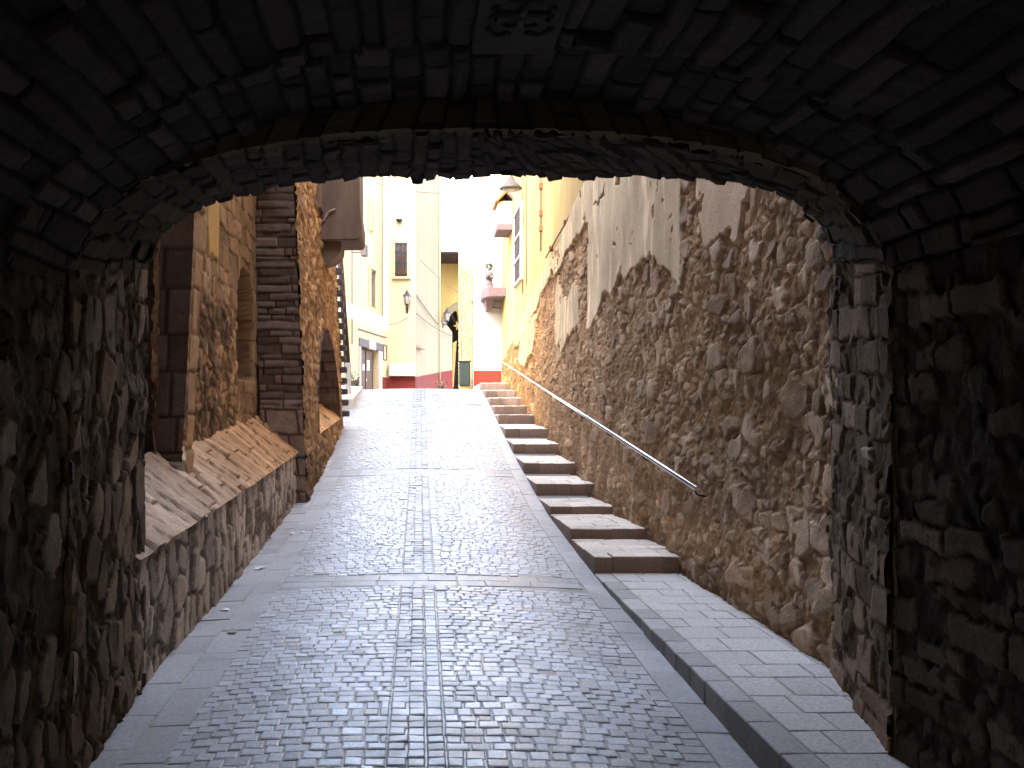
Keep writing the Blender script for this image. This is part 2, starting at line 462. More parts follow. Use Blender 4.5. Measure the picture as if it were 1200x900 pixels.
# ------------------------------------------------------------------ the steps
def wall_x(y): return np.interp(y, [2, 5.6, 8.6, 12, 17, 20, 26], [2.45, 2.44, 2.41, 2.38, 2.36, 2.29, 2.28])
SZ = [8.61, 9.93, 11.5, 12.9, 14.4, 16.04, 17.6, 19.1, 20.2, 21.4, 22.8, 24.4, 25.2]
ST = [-1.315, -1.22, -1.14, -.97, -.766, -.525, -.288, -.035, .154, .35, .55, .785, .79]
def build_steps():
    st = thing('stone_staircase', (2.0, 8.61, E - 1.47), 'long flight of low brown stone steps climbing beside the cobbled road under the handrail', 'staircase')
    rng = np.random.RandomState(9)
    for k in range(12):
        y0 = SZ[k]; y1 = SZ[k + 1] + .1; zt = ST[k] + E
        zb = (ST[k + 1] - .19 + E) if k < 11 else zt + .01
        if k < 11: zb = min(max(zb, zt - .02), zt + .12)
        S = Sheet(); V = []; F = []; K = []
        def blk(xa, xb, ya, yb, lo, g, top, side, ins=.012):
            b = len(V); mx = (xa + xb) / 2; my = (ya + yb) / 2; t = rng.uniform(-.009, .007, 4); j = rng.uniform(-.010, .010, (4, 2))
            for kk in range(4):
                for i, (x, y) in enumerate(((xa, ya), (xb, ya), (xb, yb), (xa, yb))):
                    x += j[i][0] * .5; y += j[i][1] * .8
                    f = (y - y0) / (y1 - y0); z = zt + (zb - zt) * f + t[i] * .6
                    if kk == 0: z = lo
                    if kk == 1: z -= .012
                    if kk == 2: z -= .003; x += math.copysign(ins * .35, mx - x); y += math.copysign(ins * .35, my - y)
                    if kk == 3: x += math.copysign(ins, mx - x); y += math.copysign(ins, my - y)
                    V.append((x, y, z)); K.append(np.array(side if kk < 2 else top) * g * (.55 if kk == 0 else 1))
            for r in (0, 4, 8):
                for i in range(4):
                    q = (i + 1) % 4; F.append((b + r + i, b + r + q, b + r + 4 + q, b + r + 4 + i))
            F.append((b + 12, b + 13, b + 14, b + 15))
        lo = float(prof(y0)) - .12
        xe = 1.60
        xw = float(wall_x(y0)) + .12
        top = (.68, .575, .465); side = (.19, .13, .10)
        x = xe
        while x < xw - .02:                           # riser stones
            w = rng.uniform(.17, .27); xb = min(x + w, xw)
            if xw - xb < .08: xb = xw
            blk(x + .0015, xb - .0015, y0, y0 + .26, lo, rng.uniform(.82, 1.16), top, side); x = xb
        y = y0 + .262; n = max(2, round((y1 - y) / .26)); l = (y1 - y) / n
        for r in range(n):                            # tread slabs behind the riser stones
            x = xe
            while x < xw - .02:
                w = rng.uniform(.2, .4); xb = min(x + w, xw)
                if xw - xb < .1: xb = xw
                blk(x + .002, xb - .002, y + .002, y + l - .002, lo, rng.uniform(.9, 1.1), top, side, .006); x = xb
            y += l
        S.raw(V, F, K)
        S.build('step', M_step, st, smooth=False)
build_steps()

# ------------------------------------------------------------------ right rubble wall
def poly_mask(P, z, y):
    P = np.array(P); ins = np.zeros(z.shape, bool); n = len(P); j = n - 1
    for i in range(n):
        c = ((P[i, 1] > y) != (P[j, 1] > y)) & (z < (P[j, 0] - P[i, 0]) * (y - P[i, 1]) / (P[j, 1] - P[i, 1] + 1e-9) + P[i, 0])
        ins ^= c; j = i
    return ins
def on_wall(pts, X=2.38):
    return [(1100 * X / (px - 492), (484 - py) * X / (px - 492)) for px, py in pts]
PL1 = on_wall([(688,253),(688,385),(692,388),(697,379),(703,362),(711,340),(717,341),(722,337),(729,317),(732,327),(738,316),(749,304),(757,302),(765,297),(769,303),(773,309),(780,317),(784,328),(794,331),(794,262),(793,180),(706,180),(709,229)])
PL2 = on_wall([(811,180),(814,230),(818,262),(821,288),(824,294),(831,280),(840,271),(845,278),(857,279),(860,262),(861,248),(863,232),(868,218),(880,195)])
PL3 = on_wall([(683,190),(714,190),(706,226),(697,240),(690,255),(684,262),(676,277),(668,290),(655,315),(646,326),(640,337),(632,360),(622,383),(612,404),(606,408),(609,388),(640,300),(660,255)])
PL4 = on_wall([(653,325),(657,335),(661,348),(666,349),(670,338),(675,325),(679,339),(678,365),(677,381),(669,392),(664,403),(659,413),(652,405),(651,360)])
PL5 = on_wall([(622,383),(634,362),(630,395),(628,412),(618,430),(612,424),(613,404)])
def wall_top(y): return np.where(y < 13.5, 3.36 + .02 * (13.5 - y), 3.36 - .157 * (y - 13.5))
def right_wall():
    rw = thing('rubble_wall', (2.6, 15, float(prof(15.))), 'tall rough rubble stone wall with flaking plaster patches beside the steps', 'wall')
    ys = [3.4]
    while ys[-1] < 26.0: ys.append(ys[-1] + max(.011, ys[-1] * .0021))
    vs = np.linspace(0, 1, 380)
    def YZ(u, v):
        lo = np.interp(u, PX, PY) - .25
        return lo + (wall_top(u) - lo) * v
    def surf(u, v):
        Y = YZ(u, v)
        return (wall_x(u) + .012 * (Y + 1.5) + .03 * fbm(u / 1.7, Y / 1.7, 8, 2), u, Y + E)
    def fn(u, v):
        Y = YZ(u, v)
        wu = u + .035 * fbm(u / .16, Y / .16, 31, 4, .65); wv = Y + .035 * fbm(u / .16, Y / .16, 32, 4, .65)
        near = sst(12.5, 7.5, u + .9 * fbm(u / .8, Y / .8, 33, 3))
        big = voronoi(wu, wv, .27, .18, 41, .95); mid = voronoi(wu + 9, wv, .14, .10, 43, .95); sm = voronoi(wu, wv + 5, .07, .05, 47, .95)
        pb = .08 + .34 * near * sst(-.4, .4, fbm(u / .9, Y / .9, 34, 3) + .1)
        pm = .30 + .25 * near + .3 * fbm(u / .8, Y / .8, 35, 3)
        d, c = rubble(u, Y, 1, [(sm, .62, .011, .010, .35, (.33, .21, .115), (.46, .315, .19)), (mid, pm, .013, .024, .38, (.35, .23, .13), (.48, .34, .215)), (big, pb, .015, .036, .30, (.36, .24, .145), (.48, .35, .235))],
                      (.33, .205, .108), (.032, .016), .35, .45)
        d = d + .055 * fbm(u / .6, Y / .6, 36, 3, .5)
        c = c * (1 - .3 * near)[..., None] + c * np.array((.95, .92, .9)) * (.3 * near)[..., None]
        far = sst(11, 21, u); c = c * (1 - far)[..., None] + (c * np.array((.80, .56, .33))) * far[..., None]  # far end's colour lowered and warmed to offset the strong light
        yel = sst(.12, .45, fbm(u / .8, Y / .6, 55, 4)) * sst(1.2, -.3, Y) * near
        c = c * (1 - .45 * yel)[..., None] + np.array((.36, .21, .085)) * (.45 * yel)[..., None]
        pale = sst(.25, .5, fbm(u / .35, Y / .3, 57, 4)) * near; c = c * (1 + .3 * pale)[..., None]
        damp = sst(.35, .0, Y - np.interp(u, PX, PY) - .05 + .15 * fbm(u / .4, Y / .4, 58, 3)); c = c * (1 - .35 * damp)[..., None]
        c = c * (1 + .35 * fbm(u / 1.2, Y / 1.0, 59, 5, .6))[..., None]
        # plaster that still clings on
        wz = u + (.10 * fbm(u / .3, Y / .3, 61, 6, .68)) * (u / 10); wy = Y + .12 * fbm(u / .25, Y / .25, 62, 6, .68)
        pl = poly_mask(PL1, wz, wy) | poly_mask(PL2, wz, wy) | poly_mask(PL3, wz, wy) | poly_mask(PL4, wz, wy) | poly_mask(PL5, wz, wy)
        p2 = poly_mask(PL2, wz, wy)
        st = fbm(u / .22, Y / 1.3, 63, 4, .6); st2 = fbm(u / .6, Y / .6, 64, 5, .6)
        pc = np.array((.58, .43, .265)) * (1 + .24 * st + .2 * st2)[..., None]
        pc = np.where(p2[..., None], np.array((.64, .45, .285)) * (1 + .12 * st + .12 * st2)[..., None], pc)
        pale = sst(.15, .45, fbm(u / .13, Y / .7, 65, 3)) * (u > 9); pc = pc * (1 + .45 * pale)[..., None]
        pc = pc * (1 - sst(11, 20, u)[..., None] * np.array((.30, .42, .58)))  # plaster colour lowered there too, against the same light
        pl = pl & (fbm(u / .35, Y / .35, 66, 5, .65) < .42)
        d = np.where(pl, .048 + .03 * fbm(u / .9, Y / .9, 67, 2) + .010 * st2 + .004 * st, d); c = np.where(pl[..., None], pc, c)
        return d, c
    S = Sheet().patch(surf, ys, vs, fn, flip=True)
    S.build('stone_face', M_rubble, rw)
    b = MB()
    pts = [(2.75, y, float(wall_top(np.array(y))) + E - .03) for y in (3.4, 13.5, 26.0)]
    b.prism([(2.62, 3.4, -1), (2.62, 26, -1), (2.62, 26, float(wall_top(np.array(26.))) + E - .05), (2.62, 13.5, 3.36 + E - .05), (2.62, 3.4, 3.5 + E)], (.3, 0, 0))
    b.build('core', M_grey, rw)
right_wall()

# handrail
def handrail():
    a = Vector(at(820, 573, 7.82)); c = Vector(at(590, 421, 26.0)); a.x = 2.31; c.x = 2.17
    h = thing('handrail', a, 'shiny straight steel handrail fixed along the rubble wall above the steps', 'handrail')
    MB().tube([a, a.lerp(c, .5), c], .021, 14).build('rail', M_steel, h)
    n = 11
    for i in range(n):
        t = .004 + .985 * i / (n - 1); p = a.lerp(c, t)
        wx = float(wall_x(p.y)) + .1
        b = MB(); b.tube([p - Vector((0, 0, .018)), p + Vector((.02, 0, -.06)), p + Vector((.07, 0, -.075)), Vector((wx, p.y, p.z - .075))], .008, 8)
        b.box(wx - .075, wx - .06, p.y - .03, p.y + .03, p.z - .105, p.z - .045, .004)
        b.build('bracket', M_iron, h)
handrail()

# ------------------------------------------------------------------ the vaulted passage we stand in
def profile(xl, xr, yb, ysl, ysr, crown, n, n2=None, cx=None, nj=70, na=170):
    """left jamb up, arch over, right jamb down; returns arrays X, Y (relative to eye)"""
    cx = (xl + xr) / 2 if cx is None else cx
    X = list(np.full(nj, xl)); Y = list(np.linspace(yb, ysl, nj))
    for t in np.linspace(0, math.pi, na)[1:-1]:
        c = -math.cos(t); s = math.sin(t)
        a = (cx - xl) if c < 0 else (xr - cx); ys = ysl if c < 0 else ysr; e = 2 / (n if c < 0 else (n2 or n))
        X.append(cx + a * math.copysign(abs(c) ** e, c)); Y.append(ys + (crown - ys) * abs(s) ** e)
    X += list(np.full(nj, xr)); Y += list(np.linspace(ysr, yb, nj))
    X = np.array(X); Y = np.array(Y)
    return X, Y
def resample(X, Y, m):
    d = np.concatenate([[0], np.cumsum(np.hypot(np.diff(X), np.diff(Y)))]); t = np.linspace(0, d[-1], m)
    return np.interp(t, d, X), np.interp(t, d, Y), d[-1]
NP_ = profile(-1.55, 2.09, -2.3, .58, .62, 1.26, 2.3)
FP_ = profile(-1.64, 2.44, -2.3, .76, .74, 1.42, 2.8, 4.2)
TP_ = profile(-1.575, 2.115, -2.9, .55, .62, 1.42, 2.0)
ZN, ZF = 4.15, 5.56
def tunnel():
    t = thing('vaulted_passage', (.3, 4, float(prof(4.))), 'dark rough stone vaulted passage whose flat arch frames the sunlit street', 'archway')
    A = (.24, .16, .105); B = (.38, .275, .19); Mo = (.04, .03, .022)
    # rib: jambs and soffit between the tunnel and the street
    n = len(NP_[0]); cum = np.concatenate([[0], np.cumsum(np.hypot(np.diff(FP_[0]), np.diff(FP_[1])))])
    m = 900; tt = np.linspace(0, cum[-1], m)
    nx = np.interp(tt, cum, NP_[0]); ny = np.interp(tt, cum, NP_[1]); fx = np.interp(tt, cum, FP_[0]); fy = np.interp(tt, cum, FP_[1])
    L = cum[-1]
    def surf(u, v):
        i = u; ax = np.interp(i, tt, nx); ay = np.interp(i, tt, ny); bx = np.interp(i, tt, fx); by = np.interp(i, tt, fy)
        return (ax + (bx - ax) * v, ZN + (ZF - ZN) * v, ay + (by - ay) * v + E)
    arch0 = cum[70]; arch1 = cum[-71]
    def fn(u, v):
        w = v * (ZF - ZN)
        jam = (u < arch0 + .05) | (u > arch1 - .05)
        wu = u + .03 * fbm(u / .2, w / .2, 71, 3); ww = w + .03 * fbm(u / .2, w / .2, 72, 3)
        q = bricks(ww, wu, .27, .17, 73, .9)           # jamb blocks
        r = bricks(ww + 3, wu, .33, .095, 77, .7)      # thin voussoirs of the soffit
        q_l = voronoi(ww, wu, .17, .25, 173, .95); left = u < L / 2; q = {k_: np.where(left, q_l[k_], q[k_]) for k_ in q}
        vv = voronoi(wu + .03 * fbm(u / .07, w / .07, 171, 3), ww, .11, .09, 79, .95)
        hr, mr = stones(u, w, r, .010, .038, .15, .008, 72)
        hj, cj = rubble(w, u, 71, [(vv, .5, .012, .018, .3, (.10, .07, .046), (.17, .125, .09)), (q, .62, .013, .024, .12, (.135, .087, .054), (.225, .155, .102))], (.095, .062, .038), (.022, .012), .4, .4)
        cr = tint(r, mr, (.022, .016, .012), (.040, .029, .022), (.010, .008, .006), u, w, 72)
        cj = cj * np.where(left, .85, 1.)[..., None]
        h = np.where(jam, hj, hr); c = np.where(jam[..., None], cj, cr)
        pl = sst(.93, 1., v); h = h + .03 * (np.interp(u * 9, np.arange(0, 400), hsh(np.arange(0, 400), 0, 5)) - .5) * sst(.8, 1, v) * (~jam)
        return h + .02 * fbm(u / .5, w / .5, 76, 3), c
    vs = np.linspace(0, 1, 120)
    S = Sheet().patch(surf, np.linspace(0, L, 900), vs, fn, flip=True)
    rib = S.build('arch_rib', M_dark, t)
    # step face between the tunnel lining and the rib
    cumT = np.concatenate([[0], np.cumsum(np.hypot(np.diff(NP_[0]), np.diff(NP_[1])))]); LT = cumT[-1]
    def surf2(u, v):
        ax = np.interp(u, cumT, NP_[0]); ay = np.interp(u, cumT, NP_[1]); bx = np.interp(u, cumT, TP_[0]); by = np.interp(u, cumT, TP_[1])
        return (ax + (bx * 1.01 - ax) * v, ZN + 0 * u, ay + (by + .02 - ay) * v + E)
    def fn2(u, v):
        q = bricks(v * .24, u, .26, .13, 83, .6); h, mm = stones(u, v * .24, q, .014, .04, .3, .008, 83)
        w2 = v * .2 + .05 * fbm(u / .15, v, 84, 3); vv = voronoi(u + .05 * fbm(u / .15, v, 85, 3), w2, .19, .13, 86, .95); h2, m2 = stones(u, w2, vv, .012, .02, .2, .010, 86)
        arc = ((u > cumT[70]) & (u < cumT[-71])).astype(float)
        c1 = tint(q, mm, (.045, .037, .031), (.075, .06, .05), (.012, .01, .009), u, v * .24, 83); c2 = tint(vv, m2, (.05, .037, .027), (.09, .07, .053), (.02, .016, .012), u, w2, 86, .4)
        return h * arc + h2 * (1 - arc), c1 * arc[..., None] + c2 * (1 - arc)[..., None]
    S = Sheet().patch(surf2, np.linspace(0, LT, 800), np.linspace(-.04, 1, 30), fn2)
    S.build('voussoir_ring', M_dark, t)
    # lining of the tunnel: two walls and the vault
    cumL = np.concatenate([[0], np.cumsum(np.hypot(np.diff(TP_[0]), np.diff(TP_[1])))]); a0 = cumL[70]; a1 = cumL[-71]
    def surf3(u, v): return (np.interp(u, cumL, TP_[0]), v, np.interp(u, cumL, TP_[1]) + E + .009 * 0)
    zs = np.concatenate([np.arange(-22, 1, .5), np.arange(1, 2.4, .04), np.arange(2.4, ZN + .03, .011)])
    def wallfn(side):
        def f(u, v):
            wu = u + .05 * fbm(u / .18, v / .18, 91, 4); wv = v + .05 * fbm(u / .18, v / .18, 92, 4)
            if side < 0: g = voronoi(wv, wu, .15, .24, 93, .95); s2 = voronoi(wv, wu + 4, .09, .09, 95, .95)
            else: g = bricks(wv + .1 * wu, wu, .23, .12, 93, .9); s2 = voronoi(wv, wu + 4, .11, .09, 95)
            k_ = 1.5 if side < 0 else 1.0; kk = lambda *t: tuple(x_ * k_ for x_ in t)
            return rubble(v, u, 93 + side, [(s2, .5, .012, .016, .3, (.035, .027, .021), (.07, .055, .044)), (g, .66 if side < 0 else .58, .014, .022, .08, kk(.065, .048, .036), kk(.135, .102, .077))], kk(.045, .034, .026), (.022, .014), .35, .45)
        return f
    def vf(u, v):
        wu = u + .02 * fbm(u / .2, v / .4, 101, 3)
        q = bricks(v, wu, .62, .105, 103, .8); q2 = bricks(v, wu + .04, .24, .115, 105, .8); e_ = v > 3.52 + .05 * (hsh(np.floor(wu / .12), 0, 7) - .5); q = {k_: np.where(e_, q2[k_], q[k_]) for k_ in q}
        h, mm = stones(v, u, q, .016, .046, .14, .008, 103)
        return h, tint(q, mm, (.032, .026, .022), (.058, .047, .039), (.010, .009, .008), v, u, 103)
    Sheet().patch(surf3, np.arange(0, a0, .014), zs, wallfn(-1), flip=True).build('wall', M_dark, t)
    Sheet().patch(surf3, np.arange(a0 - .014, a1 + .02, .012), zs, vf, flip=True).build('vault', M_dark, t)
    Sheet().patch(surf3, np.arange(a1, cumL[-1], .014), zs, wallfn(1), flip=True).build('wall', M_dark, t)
    # the unseen storey added above to block the sun, the outer face of the arch and the closed far end
    b = MB()
    fpts = [(x, ZF + .035, y + E) for x, y in zip(FP_[0], FP_[1])]
    for i in range(0, len(fpts) - 1):
        p, q = fpts[i], fpts[i + 1]; out = lambda w: ((w[0] - .4) * 2.3 + .4, w[1], E + 2.2 if w[2] > E + .7 else w[2])
        b.poly([p, q, out(q), out(p)])
    b.build('outer_face', M_grey, t)
    b = MB(); b.box(-6, 6.5, -22.3, 5.45, E + 1.75, E + 14, .02)
    b.box(-6, -2.3, -22.04, 5.3, -1.2, E + 1.748); b.box(2.95, 6.5, -22.04, 5.3, -1.2, E + 1.748)
    b.build('sun_block_storey', M_jetty, t)
    # keystone slab with carved cross under the crown
    k = MB(); z = E + 1.352; M_key = mat('soot_grey_stone', (.05, .042, .036), .9, var=.25)
    k.box(.19, .49, 2.7, 3.47, z - .03, z + .09, .012); ks = k.build('keystone', M_key, t)
    k = MB()
    cx, cy = .34, 3.1
    for i in range(4):
        a = i * math.pi / 2; d = Vector((math.cos(a), math.sin(a), 0)); e = Vector((-d.y, d.x, 0)); o = Vector((cx, cy, z - .034))
        k.tube([o, o + d * .08], .014, 8)
        for s in (-1, 1): k.tube([o + d * .07, o + d * .10 + e * .018 * s, o + d * .10 + e * .045 * s, o + d * .082 + e * .05 * s], .009, 8)
    for s in (-1, 1): k.tube([Vector((cx + s * .03, 3.25, z - .032)), Vector((cx + s * .07, 3.28, z - .032)), Vector((cx + s * .10, 3.25, z - .032)), Vector((cx + s * .11, 3.21, z - .032))], .012, 8)
    k.build('carved_emblem', M_key, ks)
    # a stone sticking out of the right jamb, coloured pale for the light it catches, and an iron hook
    p = at(1030, 528, 4.5); p = (p[0] - .045, p[1], p[2])
    k = MB(); k.hexa([(p[0]-.01,p[1]-.05,p[2]-.055),(p[0]+.12,p[1]-.05,p[2]-.07),(p[0]+.12,p[1]+.09,p[2]-.06),(p[0]+.01,p[1]+.09,p[2]-.04),(p[0]-.035,p[1]-.045,p[2]+.0),(p[0]+.12,p[1]-.05,p[2]+.06),(p[0]+.12,p[1]+.09,p[2]+.05),(p[0]-.02,p[1]+.07,p[2]+.01)], .018, seg=3)
    k.build('projecting_stone', M_pale, t)
    p = Vector(at(945, 243, 5.35))
    k = MB(); k.tube([p + Vector((.09, 0, .05)), p, p + Vector((-.02, -.02, -.05)), p + Vector((.03, -.03, -.09))], .010, 8); k.build('iron_hook', M_iron, t)
tunnel()

# ------------------------------------------------------------------ left: buttressed old building
OR_A = (.29, .155, .072); OR_B = (.37, .215, .108); OR_M = (.13, .065, .03)  # orange holds the warm bounced light in the stone colour
DK_A = (.14, .095, .07); DK_B = (.20, .14, .105); DK_M = (.06, .042, .032)
GR_A = (.36, .275, .205); GR_B = (.47, .365, .28); GR_M = (.15, .11, .085)
XR = lambda Y: -1.49 - .042 * (Y + 1.2)
XL = lambda Y: -2.1 - .045 * Y
def front_edge(y): return np.interp(y, [5.5, 9.2, 12.4, 13.5, 16.5, 18.6], [-.86, -.70, -.545, -.37, -.2, -.08])
def back_edge(y): return np.interp(y, [5.5, 9.2, 12.4, 13.5, 18.6], [-.42, -.27, -.03, .2, .42])
def left_building():
    t = thing('buttressed_building', (-2.4, 11, float(prof(11.))), 'old orange stone building with dark brick buttresses and sloping plinth left of the road', 'building')
    # low retaining wall along the road
    def parapet(y0, y1, x, dens, name, seed):
        ys = [y0]
        while ys[-1] < y1: ys.append(ys[-1] + dens * ys[-1])
        def surf(u, v):
            lo = np.interp(u, PX, PY) - .2; Y = lo + (front_edge(u) + .02 - lo) * v
            return (x + 0 * u + .02 * fbm(u, Y, 5, 2), u, Y + E)
        def fn(u, v):
            lo = np.interp(u, PX, PY) - .2; Y = lo + (front_edge(u) + .02 - lo) * v
            wu = u + .04 * fbm(u / .25, Y / .25, seed, 3); wv = Y - .1 * (u - 8) + .04 * fbm(u / .25, Y / .25, seed + 1, 3)
            g = voronoi(wu, wv, .17, .31, seed + 2, .9); g2 = voronoi(wu + 3, wv, .08, .09, seed + 5, .95)
            return rubble(u, Y, seed, [(g2, .5, .012, .012, .2, GR_M, GR_A), (g, .72, .014, .026, .08, GR_A, GR_B)], GR_M, (.018, .012), .25, .35)
        return Sheet().patch(surf, ys, np.linspace(0, 1, 70), fn).build(name, M_rubble, t)
    parapet(5.3, 12.5, -1.66, .0028, 'parapet', 201)
    # sloping plinth slabs
    def plinth(y0, y1, xa, xb, step, seed):
        def surf(u, v): return (xa + (xb - xa) * v, u, front_edge(u) + (back_edge(u) - front_edge(u)) * v + E)
        def fn(u, v):
            L = .78
            wu = u + .02 * fbm(u / .2, v, seed, 3)
            g = bricks(v * L, wu + .1 * v + .015 * fbm(u / .3, v * 3, seed + 2, 3), .70, .185, seed, .9); h, m = stones(u, v * L, g, .012, .03, .16, .010, seed)
            c = tint(g, m, (.50, .345, .24), (.62, .455, .33), (.13, .08, .055), u, v * L, seed, .18, .3)
            warm = sst(6.5, 10.5, u); c = c * (1 - warm)[..., None] + c * np.array((.95, .72, .48)) * warm[..., None]
            return h, c
        return Sheet().patch(surf, np.arange(y0, y1, step), np.linspace(0, 1, 80), fn).build('sloping_plinth', M_rubble, t)
    plinth(5.4, 12.45, -1.62, -2.2, .022, 211)
    # inner wall of the first bay
    def inner(y0, y1, lo, hi, step, seed, bay):
        def surf(u, v): return (-2.17 + 0 * u, u, v + E)
        def fn(u, v):
            wu = u + .05 * fbm(u / .3, v / .3, seed, 3); wv = v + .05 * fbm(u / .3, v / .3, seed + 1, 3)
            a = voronoi(wu, wv, .15, .12, seed + 2); b = bricks(wu + .05 * wv, wv + .03 * fbm(u / .2, v / .2, seed + 9, 3), .36, .23, seed + 3, .85)
            h1, c1 = rubble(u, v, seed, [(voronoi(wu, wv + 2, .08, .07, seed + 7, .95), .5, .012, .012, .3, OR_M, OR_A), (a, .6, .014, .026, .2, OR_A, OR_B)], (.17, .095, .048), (.03, .016), .35, .5); h2, m2 = stones(u, v, b, .010, .022, .12, .012, seed)
            low = sst(1.3, .7, v + .5 * fbm(u / .6, v / .6, seed + 4, 3)) * sst(11.5, 10.9, u)
            c2 = tint(b, m2, (.25, .14, .068), (.33, .195, .10), OR_M, u, v, seed, .22, .5)
            d = h2 * (1 - low) + h1 * low; c = c2 * (1 - low)[..., None] + c1 * low[..., None]
            if bay:
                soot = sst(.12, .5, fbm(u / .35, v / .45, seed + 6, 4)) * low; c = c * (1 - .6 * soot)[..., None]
                pl = (np.abs(u - 9.75) < .24) & (v > 1.62 + .06 * fbm(u / .1, v / .1, 3, 2)); c = np.where(pl[..., None], np.array((.52, .30, .10)), c); d = np.where(pl, .035, d)
                top = 1.75 - 1.0 * ((u - 11.6) / .62) ** 4
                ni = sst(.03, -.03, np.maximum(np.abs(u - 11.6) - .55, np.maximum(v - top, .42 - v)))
                d = d * (1 - ni) - .22 * ni; c = c * (1 - .45 * ni)[..., None]  # niche recess also darkened in its colour, as shade
            d = d + .02 * fbm(u / .8, v / .8, seed + 8, 3)
            return d, c
        return Sheet().patch(surf, np.arange(y0, y1, step), np.arange(lo, hi, step), fn).build('inner_wall', M_rubble, t)
    inner(7.6, 12.5, -.6, 3.6, .02, 221, True)
    # first pier, dark blocks
    def pier():
        S = Sheet()
        def fnp(sd, A_, B_, M_):
            def f(u, v):
                g = bricks(u, v, .48, .34, sd, .5); h, m = stones(u, v, g, .02, .028, .1, .005, sd)
                return h, tint(g, m, A_, B_, M_, u, v, sd, .2, .35)
            return f
        xr = lambda Y: -1.95 + .05 * Y
        vs = np.arange(-.55, 3.0, .02)
        S.patch(lambda u, v: (-2.9 + (xr(v) + 2.9) * u, 7.8 + 0 * u, v + E), np.linspace(0, 1, 60), vs, lambda u, v: fnp(231, DK_A, DK_B, DK_M)(u * .95, v))
        S.patch(lambda u, v: (xr(v), 7.8 + u, v + E), np.linspace(-.005, .26, 20), vs, fnp(233, (.38, .20, .09), (.46, .27, .125), OR_M))  # street side coloured brighter than the front, as if sunlit
        S.build('pier', M_rubble, t)
        b = MB(); z = E - .40
        b.hexa([(-2.5, 7.60, z - .32), (-1.93, 7.58, z - .32), (-1.90, 7.85, z - .32), (-2.5, 7.85, z - .32), (-2.5, 7.63, z + .01), (-1.97, 7.61, z - .015), (-1.94, 7.85, z + .0), (-2.5, 7.85, z + .02)], .03, seg=3)
        b.build('ledge_stone', M_ledge, t)
    pier()
    # big buttress at the front of the arcade
    def buttress():
        S = Sheet()
        def front(u, v):
            Y = v; a = XL(Y); b = XR(Y)
            return (a + (b - a) * u, 12.4 + 0 * u, Y + E)
        def fn(u, v):
            x = u * .62
            wv = v + .012 * fbm(x / .3, v / .3, 241, 3)
            g = bricks(x, wv, .42, .10, 243, .9); h, m = stones(x, v, g, .018, .03, .2, .005, 243)
            q = bricks(x + .1 * v, wv, .33, .27, 245, .8); h2, m2 = stones(x, v, q, .025, .04, .2, .006, 245)
            low = sst(.12, .02, v + .05 * fbm(x / .2, v / .2, 246, 2))
            c1 = tint(g, m, DK_A, DK_B, DK_M, x, v, 243, .3, .3); c2 = tint(q, m2, (.21, .14, .10), (.29, .2, .145), (.08, .055, .04), x, v, 245, .25, .3)
            return h * (1 - low) + (h2 + .02) * low, c1 * (1 - low)[..., None] + c2 * low[..., None]
        S.patch(front, np.linspace(0, 1, 60), np.arange(-1.6, 4.2, .018), fn)
        S.build('buttress', M_rubble, t)
    buttress()
    # arcade wall with low arch
    def arch_top(u):
        s = np.clip(1 - ((u - 16.0) / 1.95) ** 2, 0, 1); return front_edge(u) + .02 + (1.42 - front_edge(u)) * s ** .62
    def arcade():
        S = Sheet()
        def surf(u, v): return (XR(v), u, v + E)
        def fn(u, v):
            wu = u + .06 * fbm(u / .3, v / .3, 251, 3); wv = v + .04 * fbm(u / .3, v / .3, 252, 3)
            a = voronoi(wu, wv, .26, .12, 253, .95); h, c = rubble(u, v, 253, [(voronoi(wu + 5, wv, .12, .06, 257, .95), .5, .012, .015, .3, OR_M, OR_A), (a, .62, .014, .03, .22, OR_A, (.40, .235, .115))], (.24, .125, .055), (.03, .016), .35, .45)
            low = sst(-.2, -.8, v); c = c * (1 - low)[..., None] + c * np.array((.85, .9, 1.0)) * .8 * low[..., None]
            return h + .025 * fbm(u / .6, v / .6, 255, 3), c
        hole = lambda u, v: ~((np.abs(u - 16.0) < 1.95) & (v > front_edge(u)) & (v < arch_top(u)))
        S.patch(surf, np.arange(12.385, 18.62, .026), np.arange(-1.6, 4.2, .026), fn, mask=hole)
        S.build('arcade_wall', M_rubble, t)
        S = Sheet()
        ts = np.linspace(-1.95, 1.95, 160)
        L = lambda u: u
        def si(u, v): Y = arch_top(16.0 + u); return (XR(Y) + .03 + (-2.3 - XR(Y)) * v, 16.0 + u, Y + E)
        def fi(u, v):
            Y = arch_top(16.0 + u); s = Y * 1.0 + u * .35
            g = bricks(v * .65, s, .35, .10, 261, .7); h, m = stones(v, s, g, .018, .03, .2, .004, 261)
            return h, tint(g, m, (.12, .08, .06), (.17, .12, .09), DK_M, v, s, 261, .3)
        S.patch(si, ts, np.linspace(0, 1, 30), fi, flip=True)
        S.build('arch_soffit', M_rubble, t)
    arcade()
    plinth(13.9, 18.2, -1.52, -2.2, .03, 271)
    inner(13.8, 18.4, -.3, 1.7, .04, 281, False)
    # stones left toothed at the far corner
    for i in range(14):
        Y = 2.75 - .217 * i; x = XR(Y); b = MB(); g = random.uniform(-.01, .015)
        b.box(x - .25, x + .13 + g, 18.5, 18.74, Y + E, Y + E + .115, .025, seg=3); b.build('toothing_stone', M_lint, t)
    # projecting jetty on a corbel
    b = MB()
    z = 2.88 + E
    b.prism([(-1.75, 15.6, z), (-1.02, 15.6, z), (-.97, 15.6, z + .05), (-.965, 15.6, z + .25), (-1.0, 15.6, z + .5), (-1.01, 15.6, z + 1.6), (-1.75, 15.6, z + 1.6)], (0, 1.05, 0), .012)
    b.box(-1.75, -1.6, 15.2, 15.597, z + .45, z + 1.6, .01)
    jt = b.build('jetty', M_jetty, t)
